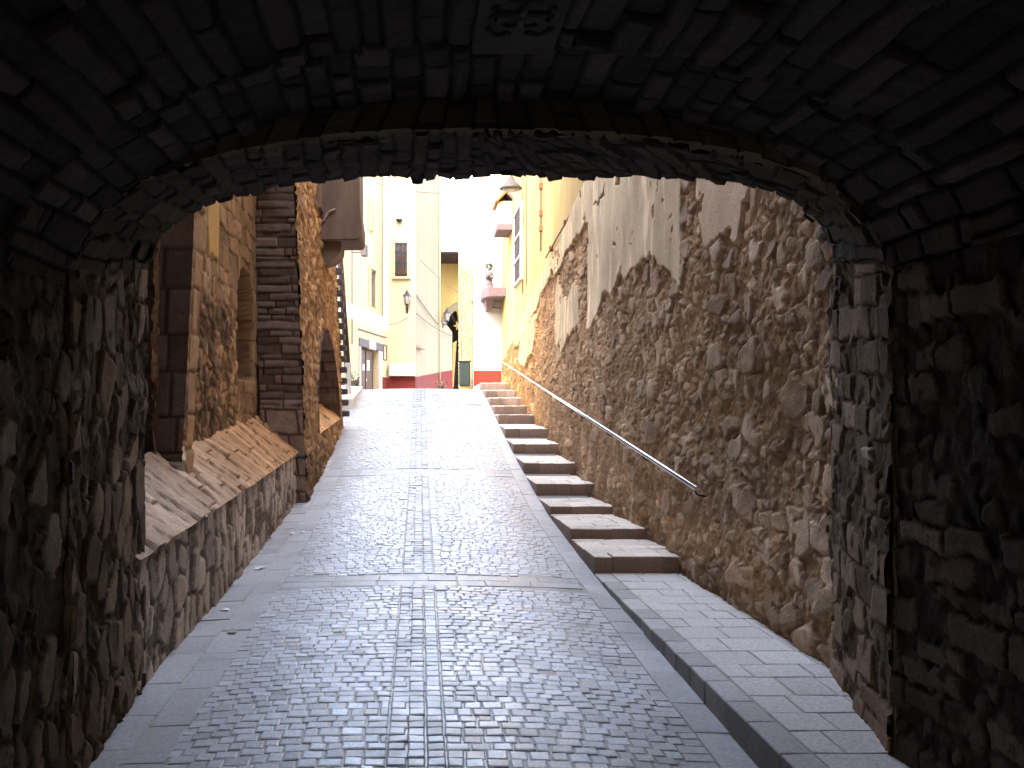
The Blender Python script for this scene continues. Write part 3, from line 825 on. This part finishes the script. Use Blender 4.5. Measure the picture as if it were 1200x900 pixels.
    b = MB()
    pr = [(-1.72, z - .002)] + [(-1.32 - .34 * (1 - math.cos(a)), z - .10 - .24 * math.sin(a)) for a in np.linspace(0, math.pi / 2, 8)] + [(-1.72, z - .36)]
    pr.insert(1, (-1.32, z - .002))
    b.prism([(x, 15.75, zz) for x, zz in pr], (0, .7, 0), .008); b.build('corbel', M_jetty, jt)
    b = MB(); p = at(377, 258, 15.58)
    b.tube([at(375, 259, 15.57), at(380, 258, 15.57), at(384, 250, 15.57), at(387, 247, 15.57), at(393, 245, 15.57)], .016, 8); b.build('pale_pipe', M_pink, jt)
    # solid mass behind the faces
    b = MB(); b.box(-9, -2.42, 5.5, 18.5, -1.2, E + H_LEFT, .02); b.box(-2.42, -1.80, 12.5, 13.95, -1.0, E + H_LEFT)
    b.box(-2.42, -1.80, 18.05, 18.5, -1.0, E + H_LEFT); b.box(-2.42, -1.85, 13.95, 18.05, E + 1.75, E + H_LEFT)
    b.box(-2.42, -1.85, 5.5, 12.5, E + 3.5, E + H_LEFT)
    b.build('body', M_jetty, t)
H_LEFT = 9.0
left_building()

# raised whitewashed slab past the corner, leaning pole on its stub
b = MB()
fl = [(-2.3, 20.9), (-1.49, 20.9), (-1.52, 24.9), (-2.6, 24.9)]
zt = [.345 + E, .325 + E, .70 + E, .76 + E]
b.hexa([(x, y, 1.2) for x, y in fl] + [(x, y, z) for (x, y), z in zip(fl, zt)], .025, seg=3)
tag(b.build('stone_ledge', M_white), 'sloping whitewashed stone ledge at the crest left of the road', 'ledge')
up = thing('utility_pole', (-1.74, 22.3, E + .5), 'dark leaning wooden pole set in a grey concrete stub behind the toothed corner', 'pole')
b = MB(); q0 = Vector(at(407, 428, 22.3)); q1 = Vector(at(394, 235, 22.3)); b.tube([q0 - (q1 - q0) * .02, q0.lerp(q1, .5), q1], [.075, .07, .065], 12); b.build('shaft', M_pole, up)
b = MB(); b.box(-1.77, -1.64, 22.2, 22.42, E + .3, E + 1.19, .012); b.build('concrete_stub', M_grey, up)
b = MB(); b.tube([at(401, 433, 22.3), at(407, 425, 22.25)], .018, 8); b.build('stay', M_iron, up)

# ------------------------------------------------------------------ yellow house above the rubble wall
def yellow_house():
    t = thing('yellow_house', (3.2, 22, E + .75), 'sunlit yellow house standing above the rubble wall on the right', 'house')
    XW = 2.44
    S = Sheet()
    ys = [6.0, 10, 13.5, 17, 20, 23, 26.0, 26.05, 27.9]
    b = MB()
    lo = [float(wall_top(np.array(y))) + E - .1 if y <= 26.0 else E + .4 for y in ys]
    pts = [(XW, y, z) for y, z in zip(ys, lo)] + [(XW, 27.9, E + 10), (XW, 6.0, E + 10)]
    b.prism(pts, (4.5, 0, 0)); b.build('wall', M_yellow, t)
    # tall shuttered window
    w = MB(); w.box(XW - .05, XW - .002, 22.15, 23.7, E + 3.2, E + 4.95, .01); wn = w.build('window', M_darkwood, t)
    w = MB()
    for (a, c) in ((22.10, 22.16), (23.69, 23.76)): w.box(XW - .08, XW - .003, a, c, E + 3.15, E + 5.0, .008)
    for z in (3.2, 3.75, 4.3, 4.95): w.box(XW - .075, XW - .004, 22.161, 23.689, E + z - .02, E + z + .025, .006)
    w.build('frame', M_white, wn)
    # oriel box with little gabled roof
    o = MB(); z0, z1 = E + 4.98, E + 5.58
    o.box(2.06, XW - .001, 24.7, 25.75, z0, z1, .01); ol = o.build('oriel', M_cream, t)
    o = MB(); o.box(2.03, XW - .001, 24.66, 25.78, z0 - .17, z0 - .002, .02); o.build('trim', M_mauve, ol)
    o = MB(); o.prism([(1.98, 24.6, z1 - .0), (2.26, 24.6, z1 + .27), (2.27, 24.6, z1 + .20), (2.03, 24.6, z1 - .04)], (0, 1.2, 0), .006)
    o.build('roof', M_tile, ol)
    o = MB(); o.prism([(2.262, 24.6, z1 + .27), (2.55, 24.6, z1 + .03), (2.50, 24.6, z1 - .04), (2.272, 24.6, z1 + .19)], (0, 1.2, 0), .006)
    o.build('roof', M_mauve, ol)
    # pipes
    for (px, y0, y1, r) in ((613, 150, 344, .022), (617, 150, 335, .014)):
        Z = XW * 1100 / (px - 492); q = MB(); q.tube([at(px, y0, Z - .05), at(px, y1, Z - .05)], r, 8); q.build('drainpipe', M_copper, t)
    Z = 18.7; q = MB(); q.tube([(XW - .03, Z, E + 5.5), (XW - .03, Z, E + 3.22)], .014, 8)
    for py in (218, 250, 268): p = at(632, py, Z); q.box(XW - .07, XW - .002, Z - .05, Z + .05, p[2] - .06, p[2] + .06, .01)
    q.build('conduit', M_copper, t)
    q = MB()
    a = Vector(at(628, 302, 17.9)); c = Vector(at(700, 180, 12.2)); a.x = c.x = XW - .04
    q.tube([a, a.lerp(c, .5), c], .016, 8)
    for f in (.12, .42, .7): p = a.lerp(c, f); q.box(XW - .07, XW - .003, p.y - .04, p.y + .04, p.z - .05, p.z + .05, .008)
    q.build('conduit', M_copper, t)
yellow_house()

# white house closing the right side, with the saint's shelf
def white_house():
    t = thing('white_house', (2.0, 28, E + .66), 'narrow white house front with coral dado at the top of the steps', 'house')
    b = MB(); b.box(1.62, 6.5, 27.95, 34, E + .3, E + 11); b.build('wall', M_white, t)
    b = MB(); b.box(1.60, 2.42, 27.90, 27.947, E + .5, E + 1.26, .004); b.build('dado', M_redlit, t)
    b = MB()
    z = E + 3.30
    b.prism([(1.96, 26.6, z), (2.435, 26.6, z), (2.435, 27.945, z), (1.80, 27.945, z), (1.80, 27.1, z)], (0, 0, .27), .012); sh = b.build('shelf', M_mauve, t)
    b = MB(); b.hexa([(1.95, 27.4, z - .3), (2.1, 27.4, z - .3), (2.1, 27.93, z - .3), (1.95, 27.93, z - .3), (1.9, 27.1, z - .003), (2.15, 27.1, z - .003), (2.15, 27.93, z - .003), (1.9, 27.93, z - .003)], .02)
    b.build('bracket', M_mauve, sh)
    s = thing('saint_statue', (2.0, 27.1, z + .27), 'small robed saint statue with leafy green wreath on the wall shelf', 'statue')
    b = MB(); c = (2.0, 27.1, z + .272)
    b.lathe([(.13, 0), (.14, .03), (.125, .06), (.105, .2), (.10, .3), (.115, .40), (.125, .45), (.09, .50), (.04, .53), (.036, .55), (.058, .58), (.068, .63), (.058, .68), (.03, .70)], c, 18, sy=.8)
    b.tube([(1.89, 27.06, z + .68), (1.90, 26.99, z + .58), (1.97, 26.96, z + .62)], [.035, .032, .024], 8); b.tube([(2.11, 27.06, z + .68), (2.10, 26.99, z + .58), (2.03, 26.96, z + .62)], [.035, .032, .024], 8)
    b.build('figure', M_statue, s)
    w = MB(); rng = random.Random(4)
    for i in range(60):
        a = rng.uniform(0, 6.28); r = .085 + rng.uniform(-.02, .03); p = Vector((2.0 + r * math.cos(a), 27.06, z + .92 + r * .9 * math.sin(a)))
        d = Vector((rng.uniform(-1, 1), rng.uniform(-.6, .3), rng.uniform(-1, 1))) * .05; e = Vector((rng.uniform(-1, 1), rng.uniform(-1, 1), rng.uniform(-1, 1))) * .02
        w.poly([p - d, p + e, p + d, p - e])
    w.build('wreath', M_green, s); w = MB()
    for i in range(30):
        p = Vector((2.0 + rng.uniform(-.05, .05), 26.97, z + .55 + rng.uniform(0, .1))); d = Vector((rng.uniform(-1, 1), -.3, rng.uniform(-1, 1))) * .04; e = Vector((rng.uniform(-1, 1), rng.uniform(-1, 1), rng.uniform(-1, 1))) * .016
        w.poly([p - d, p + e, p + d, p - e])
    w.build('bouquet', M_green, s)
white_house()

# golden stone pillar and the cabinet in front of it
def pillar():
    S = Sheet()
    def f(u, v):
        g = voronoi(u, v, .075, .06, 301); h, m = stones(u, v, g, .02, .03, .4, .008, 301)
        c = tint(g, m, (.34, .25, .13), (.42, .325, .19), (.16, .105, .05), u, v, 301, .25, .3)
        up_ = sst(4.2, 5.6, v); c = mix(c, c * 0 + np.array((.6, .56, .48)), up_); return h * (1 - .7 * up_), c
    x0, x1, y0, y1 = 1.27, 1.60, 28.6, 30.5; vs = np.arange(.55, 10.5, .035)
    S.patch(lambda u, v: (x0 + u, y0 + 0 * u, v + E), np.linspace(0, x1 - x0, 16), vs, f)
    S.patch(lambda u, v: (x0 + 0 * u, y1 - u, v + E), np.linspace(0, y1 - y0, 40), vs, f)
    S.patch(lambda u, v: (x1 + 0 * u, y0 + u, v + E), np.linspace(0, y1 - y0, 40), vs, f)
    return tag(S.build('stone_pillar', M_rubble), 'tall golden rough stone pillar left of the white house front', 'pillar')
pillar()
cb = thing('electrical_cabinet', (1.36, 27.9, E + .66), 'green grey street cabinet standing before the golden pillar', 'cabinet')
b = MB(); b.box(1.17, 1.49, 27.75, 28.1, E + .80, E + 1.50, .03, seg=3); b.build('body', M_cab, cb)
b = MB(); b.box(1.15, 1.51, 27.73, 28.12, E + 1.503, E + 1.55, .02); b.build('lid', M_cab, cb)
b = MB(); b.box(1.20, 1.46, 27.735, 27.748, E + .86, E + 1.44, .004); b.build('door', M_cab, cb)
b = MB(); b.box(1.2, 1.44, 27.8, 28.05, E + .64, E + .798, .01); b.build('base', M_yel, cb)

# ------------------------------------------------------------------ far houses
def quad_wall(b, p, q, zs, off):
    """upright slab from p to q (xy), heights zs=(lo_p, lo_q, hi_p, hi_q), thickened by vector off"""
    b.prism([(p[0], p[1], zs[0]), (q[0], q[1], zs[1]), (q[0], q[1], zs[3]), (p[0], p[1], zs[2])], off)

def window_house():
    t = thing('window_house', (-.7, 39, E + .65), 'tall cream house at the street end with a barred window and red dado', 'house')
    b = MB(); quad_wall(b, (-1.30, 38), (-.17, 38), (E + .3, E + .3, E + 12, E + 12), (0, 1.2, 0)); b.build('wall', M_cream, t)
    b = MB(); quad_wall(b, (-.169, 38.0), (.878, 42), (E + .3, E + .3, E + 12, E + 12), (-.4, .1, 0)); b.build('wall', M_beige, t)
    b = MB(); quad_wall(b, (-1.27, 37.96), (-.185, 37.96), (E + .4, E + .4, E + 1.47, E + 1.47), (0, .038, 0)); b.build('dado', M_red, t)
    b = MB(); quad_wall(b, (-.15, 37.97), (.897, 41.98), (E + .4, E + .4, E + 1.45, E + 1.82), (-.018, .004, 0)); b.build('dado', M_red, t)
    b = MB(); b.hexa([(-1.22, 37.6, E + 1.5), (-.19, 37.6, E + 1.5), (-.19, 37.995, E + 1.5), (-1.22, 37.995, E + 1.5), (-1.22, 37.62, E + 1.72), (-.19, 37.62, E + 1.62), (-.19, 37.995, E + 2.02), (-1.22, 37.995, E + 2.0)], .03); b.build('coping', M_white, t)
    x0, x1, z0, z1 = -1.0, -.52, E + 5.56, E + 6.88
    w = MB(); w.box(x0, x1, 37.95, 37.997, z0, z1); wn = w.build('window', M_pane, t)
    w = MB()
    for (a, c, d, e) in ((x0 - .06, x0, z0 - .06, z1 + .06), (x1, x1 + .06, z0 - .06, z1 + .06)): w.box(a, c, 37.9, 37.995, d, e, .008)
    w.box(x0, x1, 37.9, 37.995, z1, z1 + .06, .008); w.box(x0 - .14, x1 + .14, 37.8, 37.995, z0 - .14, z0 - .062, .01); w.build('frame', M_cream, wn)
    w = MB(); w.box(x0 + .005, x1 - .005, 37.93, 37.948, z0, z0 + .28, .004)
    w.box((x0 + x1) / 2 - .03, (x0 + x1) / 2 + .03, 37.93, 37.948, z0 + .28, z1, .004); w.box(x0 + .004, x0 + .05, 37.93, 37.948, z0 + .28, z1, .004); w.box(x1 - .05, x1 - .004, 37.93, 37.948, z0 + .28, z1, .004)
    w.box(x0 + .05, x1 - .05, 37.931, 37.947, z0 + .72, z0 + .78, .004); w.build('casement', M_wood, wn)
    w = MB()
    for i in range(7): x = x0 + .03 + (x1 - x0 - .06) * i / 6; w.tube([(x, 37.87, z0 - .03), (x, 37.87, z1 - .01)], .011, 6)
    for z in (z0 + .06, z0 + .5, z0 + .93, z1 - .05): w.box(x0 - .02, x1 + .02, 37.862, 37.878, z - .014, z + .014)
    w.build('grille', M_darkwood, wn)
    b = MB(); quad_wall(b, (-.10, 38.02), (.11, 38.85), (E + 2.62, E + 2.62, E + 2.72, E + 2.72), (.14, -.04, 0)); b.build('ledge', M_beige, t)
    b = MB(); p = at(514, 300, 41.8); b.tube([(p[0] + .06, 41.8, E + 12), (p[0] + .06, 41.8, E + 1.0)], .03, 8); b.build('drainpipe', M_cream, t)
    # low buttress that continues the shaded side
    b = MB(); b.prism([(.90, 42.02, E + .4), (1.50, 43.5, E + .4), (1.50, 43.5, E + 3.75), (1.2, 42.75, E + 4.05), (.90, 42.02, E + 4.1)], (-.3, .4, 0)); b.build('buttress', M_beige, t)
    b = MB(); quad_wall(b, (.915, 41.99), (1.517, 43.48), (E + .4, E + .4, E + 1.83, E + 1.98), (-.014, .005, 0)); b.build('dado', M_red, t)
    w = thing('bowl_lamp', (-.83, 37.9, E + 7.75), 'little dark bowl shaped wall lamp high above the barred window', 'lamp')
    b = MB(); b.lathe([(.02, -.10), (.09, -.06), (.14, .0), (.15, .03), (.14, .035)], (-.83, 37.86, E + 7.78), 14, sy=.8); b.build('bowl', M_iron, w)
    b = MB(); b.tube([(-.83, 37.86, E + 7.76), (-.83, 38.0, E + 7.76)], .02, 8); b.build('arm', M_iron, w)
window_house()

def arch_house():
    t = thing('arch_house', (2.0, 46, E + .65), 'house bridging over a dark arched passage between shaded wall and pillar', 'house')
    b = MB(); b.box(.80, 4.0, 43.0, 50, E + 7.4, E + 12.5, .01); b.build('bridge_room', M_white, t)
    b = MB(); b.box(.80, 4.0, 43.03, 50, E + 7.33, E + 7.397); b.build('soffit', M_darkwood, t)
    # back wall with arch opening
    b = MB(); cx, r, sp = 2.32, 1.02, E + 4.1; y0 = 46.0
    arc = [(cx - r * math.cos(a), sp + 1.15 * r * math.sin(a)) for a in np.linspace(0, math.pi, 21)]
    pts = [(.6, E + .4), (cx - r, E + .4)] + arc + [(cx + r, E + .4), (4.2, E + .4), (4.2, E + 7.32), (.6, E + 7.32)]
    b.prism([(x, y0, z) for x, z in pts], (0, .5, 0)); b.build('wall', M_yellow, t)
    b = MB(); oc = [(cx - (r + .28) * math.cos(a), sp + (1.15 * r + .28) * math.sin(a)) for a in np.linspace(0, math.pi, 21)]
    for i in range(20):
        b.prism([(arc[i][0], y0 - .06, arc[i][1]), (arc[i+1][0], y0 - .06, arc[i+1][1]), (oc[i+1][0], y0 - .06, oc[i+1][1]), (oc[i][0], y0 - .06, oc[i][1])], (0, .055, 0), .008)
    b.build('arch_ring', M_beige, t)
    b = MB(); b.box(.5, 4.3, 49.4, 49.6, E + .3, E + 7.3); b.box(.5, .7, 46.51, 49.4, E + .3, E + 7.3); b.box(4.1, 4.3, 46.51, 49.4, E + .3, E + 7.3); b.build('passage', M_void, t)
    b = MB(); b.box(.80, .86, 42.2, 45.99, E + 3.9, E + 7.32); b.build('wall', M_beige, t)
    w = MB(); w.box(1.58, 1.8, 42.96, 42.998, E + 8.6, E + 9.4); wn = w.build('window', M_cream, t)
    w = MB(); w.box(1.55, 1.83, 42.9, 42.997, E + 9.402, E + 9.5, .008); w.box(1.55, 1.578, 42.93, 42.997, E + 8.6, E + 9.4); w.box(1.802, 1.83, 42.93, 42.997, E + 8.6, E + 9.4); w.build('frame', M_pink, wn)
    # yellow boards and two paper stars at the passage mouth
    b = MB(); b.prism([at(530, 454, 44.6), at(531.6, 454, 44.6), at(535.2, 399, 44.6), at(530.5, 402, 44.6)], (0, .05, 0), .005)
    tag(b.build('board', M_yel), 'tall yellow board leaning at the mouth of the dark passage', 'board')
    for i, (px, py, lab) in enumerate(((537.5, 364, 'upper yellow star ornament hanging in the dark arch'), (536.5, 382, 'lower yellow star ornament hanging in the dark arch'))):
        c = Vector(at(px, py, 44.8)); b = MB(); n = 10
        pts = [c + Vector((math.cos(2*math.pi*k/n) * (.24 if k % 2 else .10), 0, math.sin(2*math.pi*k/n) * (.24 if k % 2 else .10))) for k in range(n)]
        ctr = c + Vector((0, -.07, 0)); back = c + Vector((0, .07, 0))
        for k in range(n): b.poly([pts[k], pts[(k+1) % n], ctr]); b.poly([pts[(k+1) % n], pts[k], back])
        b.tube([c + Vector((0, 0, .1)), c + Vector((0, .0, 1.0))], .008, 5)
        tag(b.build('star_ornament', M_yel), lab, 'ornament', 'yellow stars in the arch')
arch_house()

def door_house():
    o = Vector((-2.66, 31.8, 0)); d = Vector((.217, .976, 0)); n = Vector((.976, -.217, 0))
    t = thing('door_house', (-2.6, 35, E + .65), 'cream house on the left with a brown wooden door under stone lintel', 'house')
    def slab(s0, s1, z0, z1, o0, o1, bev=0, zz=None):
        P = lambda s, w, z: o + d * s + n * w + Vector((0, 0, z + E))
        return [P(s0, o1, z0), P(s1, o1, z0), P(s1, o0, z0), P(s0, o0, z0), P(s0, o1, z1), P(s1, o1, z1), P(s1, o0, z1), P(s0, o0, z1)]
    def mk(name, mt, par, *boxes, bev=0):
        b = MB()
        for bx in boxes: b.hexa(slab(*bx), bev)
        return b.build(name, mt, par)
    mk('wall', M_cream, t, (-3, 2.3, .3, 3.3, -.8, 0), (4.72, 6.4, .3, 3.3, -.8, 0), (2.3, 4.72, 2.5, 3.3, -.8, 0))
    P = lambda s, w, z: o + d * s + n * w + Vector((0, 0, z + E))
    b = MB(); ring = []
    for k in range(9):
        a = k / 8 * math.pi / 2; w = -.25 * math.sin(a); z = 3.3 + .62 * math.sin(a) ** .8 if k else 3.3
        ring.append((w, z))
    for i in range(8): b.poly([P(-3, *ring[i]), P(6.4, *ring[i]), P(6.4, *ring[i+1]), P(-3, *ring[i+1])])
    b.build('roof', M_white, t)
    mk('upper_wall', M_cream, t, (-3, 6.6, 3.2, 12, -2.4, -.25))
    dr = mk('door', M_wood, t, (2.3, 4.72, .3, 2.5, -.25, -.18))
    mk('panel', M_wood, dr, (2.55, 3.4, .8, 2.35, -.178, -.15), (3.6, 4.5, .8, 2.35, -.178, -.15), bev=.01)
    mk('notice', M_paper, dr, (3.15, 3.35, 1.6, 1.82, -.146, -.14)); mk('notice', M_paper, dr, (3.72, 4.02, 1.62, 2.0, -.146, -.14))
    mk('lintel', M_lint, t, (2.1, 3.35, 2.42, 2.72, -.1, .05), bev=.015); mk('lintel', M_lint, t, (4.3, 5.35, 2.42, 2.72, -.1, .05), bev=.015); mk('lintel', M_pink, t, (3.36, 4.29, 2.40, 2.74, -.1, .06), bev=.015)
    mk('jamb', M_pink, t, (4.73, 5.25, .4, 1.15, -.08, .045), (4.75, 5.2, 1.155, 1.8, -.08, .05), (4.73, 5.25, 1.805, 2.415, -.08, .045), bev=.015)
    mk('jamb', M_pink, t, (2.08, 2.3, .4, 2.415, -.08, .045), bev=.015)
    mk('moulding', M_lint, t, (2.0, 5.9, 3.0, 3.04, 0.001, .05))
    mk('dado', M_red, t, (5.45, 6.38, .3, 1.42, .001, .02))
    mk('meter_frame', M_lint, t, (5.55, 5.58, 2.1, 2.72, .001, .04), (6.0, 6.03, 2.1, 2.72, .001, .04), (5.581, 5.999, 2.69, 2.72, .001, .04), (5.581, 5.999, 2.1, 2.13, .001, .04))
    w = mk('window', M_pane, t, (4.4, 5.1, 4.15, 5.5, -.248, -.22)); mk('frame', M_cream, w, (4.3, 4.4, 4.1, 5.55, -.248, -.16), (5.1, 5.2, 4.1, 5.55, -.248, -.16), (4.3, 5.2, 5.552, 5.64, -.248, -.14), bev=.01)
    w = mk('window', M_pane, t, (4.4, 4.62, 7.1, 8.2, -.248, -.22)); mk('frame', M_cream, w, (4.25, 4.35, 7.0, 8.3, -.248, -.12), (4.62, 4.7, 7.0, 8.3, -.248, -.12), bev=.01)
    b = MB(); b.tube([P(1.0, .08, 5.9), P(1.0, .08, 2.4)], .022, 6); b.build('drainpipe', M_lint, t)
    b = MB(); b.tube([P(1.0, .05, 5.6), P(1.0, .5, 5.6)], .02, 6); b.hexa(slab(.85, 1.15, 5.45, 5.85, .42, .62), .03); b.build('wall_lamp', M_lint, t)
    mk('base_band', M_red, t, (-3, 2.05, .3, 1.2, .001, .02))
door_house()

# lanterns
def lantern(loc, label, rz):
    t = thing('wall_lantern', (0, 0, 0), label, 'lantern', 'old street lanterns on the far houses')
    b = MB(); b.lathe([(.11, .0), (.19, .42)], (0, -.30, 0), 6, smooth=False); b.build('glass', M_glass, t)
    b = MB()
    for k in range(6):
        a = 2 * math.pi * k / 6; b.tube([(.112 * math.cos(a), -.30 + .112 * math.sin(a), 0), (.194 * math.cos(a), -.30 + .194 * math.sin(a), .42)], .013, 5)
    b.lathe([(.06, -.08), (.12, -.03), (.125, .0)], (0, -.30, 0), 6, smooth=False); b.build('frame', M_iron, t)
    b = MB(); b.lathe([(.24, .42), (.22, .46), (.13, .56), (.10, .60), (.10, .64), (.04, .68), (.03, .76), (.005, .82)], (0, -.30, 0), 6, smooth=False); b.build('cap', M_iron, t)
    b = MB(); b.tube([(0, -.30, -.06), (0, -.29, -.18), (0, -.18, -.26), (0, -.06, -.22), (0, 0, -.12)], .03, 8); b.tube([(0, -.10, -.24), (0, -.04, -.34), (0, 0, -.38)], .022, 8)
    b.box(-.07, .07, -.02, 0, -.48, -.02, .01); b.build('bracket', M_iron, t)
    t.location = loc; t.rotation_euler.z = rz; t.scale = (.74,) * 3
    return t
l0 = lantern((at(477, 360, 37.99)[0], 37.97, at(477, 357, 38)[2]), 'black glass lantern on the cream wall right of the barred window', 0)
l1 = copy_tree(l0); p = at(519, 376, 42.0); l1.location = (1.02, 42.0, p[2]); l1.rotation_euler.z = R(62)
l1['label'] = 'black glass lantern on an arm beside the dark arched passage'

# street lamp dome on the yellow house
sl = thing('street_lamp', (2.4, 22, E + 5.4), 'grey metal dish shaped street lamp under the top of the arch', 'lamp')
c = at(598.5, 222, 21.5)
b = MB(); b.lathe([(.255, 0), (.26, .02), (.245, .05), (.17, .13), (.10, .19), (.085, .23), (.06, .29), (.02, .31)], c, 24); b.build('shade', mat('dull_grey_metal', (.07, .058, .05), .5, .0), sl)
b = MB(); b.lathe([(.16, -.03), (.19, .0), (.20, .012)], (c[0], c[1], c[2] - .006), 20); b.build('diffuser', M_glass, sl)
b = MB(); b.tube([(c[0], c[1], c[2] + .28), (c[0] + .04, c[1], c[2] + .36), (c[0] + .2, c[1], c[2] + .38), (2.44, c[1], c[2] + .3)], .022, 8); b.build('arm', M_iron, sl)

# cables
def cable(a, c, sag, r, label):
    a = Vector(a); c = Vector(c); pts = []
    for i in range(17):
        f = i / 16; p = a.lerp(c, f); p.z -= sag * 4 * f * (1 - f); pts.append(p)
    b = MB(); b.tube(pts, r, 6)
    tag(b.build('overhead_cable', M_cable), label, 'cable', 'cables slung between the houses')
cable(at(440, 214, 34), at(590, 219, 22), .25, .010, 'thin cable sagging just under the top of the arch')
cable(at(488, 346, 37.9), at(514, 381, 41.5), .04, .018, 'dark cable slanting down the shaded beige wall to the lantern arm')
cable(at(488, 367, 37.9), at(531, 394, 43.2), .12, .014, 'lower cable sagging across the shaded beige wall')
cable(at(493, 305, 38), at(552, 352, 28.5), .10, .010, 'cable slanting from the cream house to the golden pillar')
cable(at(553, 354, 28.4), at(587, 361, 27.7), .04, .016, 'short reddish cable along the white house front below the statue')
cable(at(451, 381, 37), at(478, 372, 37.9), .08, .016, 'slack cable over the door house roof to the cream wall')

# flowers, litter
def flowers(loc, h, label, petal, seed, wide, stalk):
    t = thing('potted_plant', loc, label, 'plant'); x, y, z = loc; rng = random.Random(seed)
    b = MB(); b.lathe([(wide * .6, 0), (wide * .9, h * .55), (wide, h * .58), (wide * .95, h * .6)], loc, 14); b.build('pot', M_pot, t)
    f = MB(); l = MB()
    for i in range(90):
        p = Vector((x + rng.gauss(0, wide * .7), y + rng.gauss(0, wide * .6), z + h * (.62 + rng.random() * .4)))
        for q, s in ((f, .03),) if rng.random() < .5 else ((l, .045),):
            d = Vector((rng.uniform(-1, 1), rng.uniform(-1, 1), rng.uniform(-1, 1))) * s; e = Vector((rng.uniform(-1, 1), rng.uniform(-1, 1), rng.uniform(-1, 1))) * s * .8
            q.poly([p - d, p + e, p + d, p - e])
    f.build('blossom', petal, t); l.build('foliage', M_green, t)
flowers((at(517, 452, 37)[0], 37.0, E + .66), .62, 'dark pot with pink blossom against the red dado at street end', M_pinkf, 5, .16, 0)
flowers((at(415.5, 442, 29.5)[0], 29.5, E + .655), .60, 'planter of pale blossom beside the brown door on the left', mat('pale_petal', (.4, .28, .25), .8, var=.3, scale=30), 6, .17, 1)
rng = random.Random(11)
for i, (px, py, s, lab) in enumerate(((355, 623, .05, 'white paper scrap nearest the buttress foot'), (343, 624, .06, 'crumpled pale paper scrap just left of the buttress scrap'), (305, 664, .08, 'largest white paper scrap on the left border slabs'), (264, 713, .06, 'white scrap lying against the low stone wall'), (272, 739, .07, 'grey leaf scrap nearest the arch on the border slabs'))):
    # put it where that ray meets the road
    Z = 6.0
    for _ in range(60): Z = Z * .5 + .5 * (-(float(prof(Z)) - E) * 1100 / (py - 484))
    x = (px - 492) * Z / 1100; z = float(road_z(max(x, -1.6), Z)) + .012; b = MB()
    pts = [(x + s * .7 * math.cos(a) * rng.uniform(.6, 1.2), Z + 1.1 * s * math.sin(a) * rng.uniform(.6, 1.2), z - .012 + rng.uniform(0, .014)) for a in np.linspace(0, 6.28, 8)[:-1]]
    ctr = (x, Z, z + .004)
    for k in range(7): b.poly([pts[k], pts[(k + 1) % 7], ctr])
    tag(b.build('paper_scrap', M_paper if i < 4 else M_grey), lab, 'litter', 'scraps of litter on the border slabs')

# ------------------------------------------------------------------ light and camera
sd = Vector((-.28, -.70, .65)).normalized()          # towards the sun
el = math.asin(sd.z); az = math.atan2(sd.x, sd.y)
sc = bpy.context.scene
w = bpy.data.worlds.new('World'); sc.world = w; w.use_nodes = True
nt = w.node_tree; bg = nt.nodes['Background']
sky = nt.nodes.new('ShaderNodeTexSky'); sky.sky_type = 'NISHITA'; sky.sun_disc = False
sky.sun_elevation = el; sky.sun_rotation = az; sky.air_density = 1.0; sky.dust_density = 1.5; sky.ozone_density = 1.0
hs = nt.nodes.new('ShaderNodeHueSaturation'); hs.inputs['Saturation'].default_value = .68
nt.links.new(sky.outputs['Color'], hs.inputs['Color']); nt.links.new(hs.outputs['Color'], bg.inputs['Color']); bg.inputs['Strength'].default_value = SKY
ld = bpy.data.lights.new('sun', 'SUN'); ld.energy = SUN; ld.angle = R(.53); ld.color = (1, .92, .78)
lo = bpy.data.objects.new('sun', ld); C.objects.link(lo); lo.rotation_euler = (-sd).to_track_quat('-Z', 'Y').to_euler(); lo.location = (0, 0, 30)

cam = bpy.data.cameras.new('camera'); co = bpy.data.objects.new('camera', cam); C.objects.link(co)
co.location = (0, 0, E); co.rotation_euler = (R(90), 0, 0)
cam.sensor_fit = 'HORIZONTAL'; cam.sensor_width = 36; cam.lens = 33.0; cam.shift_x = .09; cam.shift_y = .0283
cam.clip_start = .05; cam.clip_end = 3000
sc.camera = co
sc.view_settings.view_transform = 'Standard'; sc.view_settings.look = 'None'; sc.view_settings.exposure = 0; sc.view_settings.gamma = 1
sc.cycles.max_bounces = 12; sc.cycles.diffuse_bounces = 8; sc.cycles.sample_clamp_indirect = 10
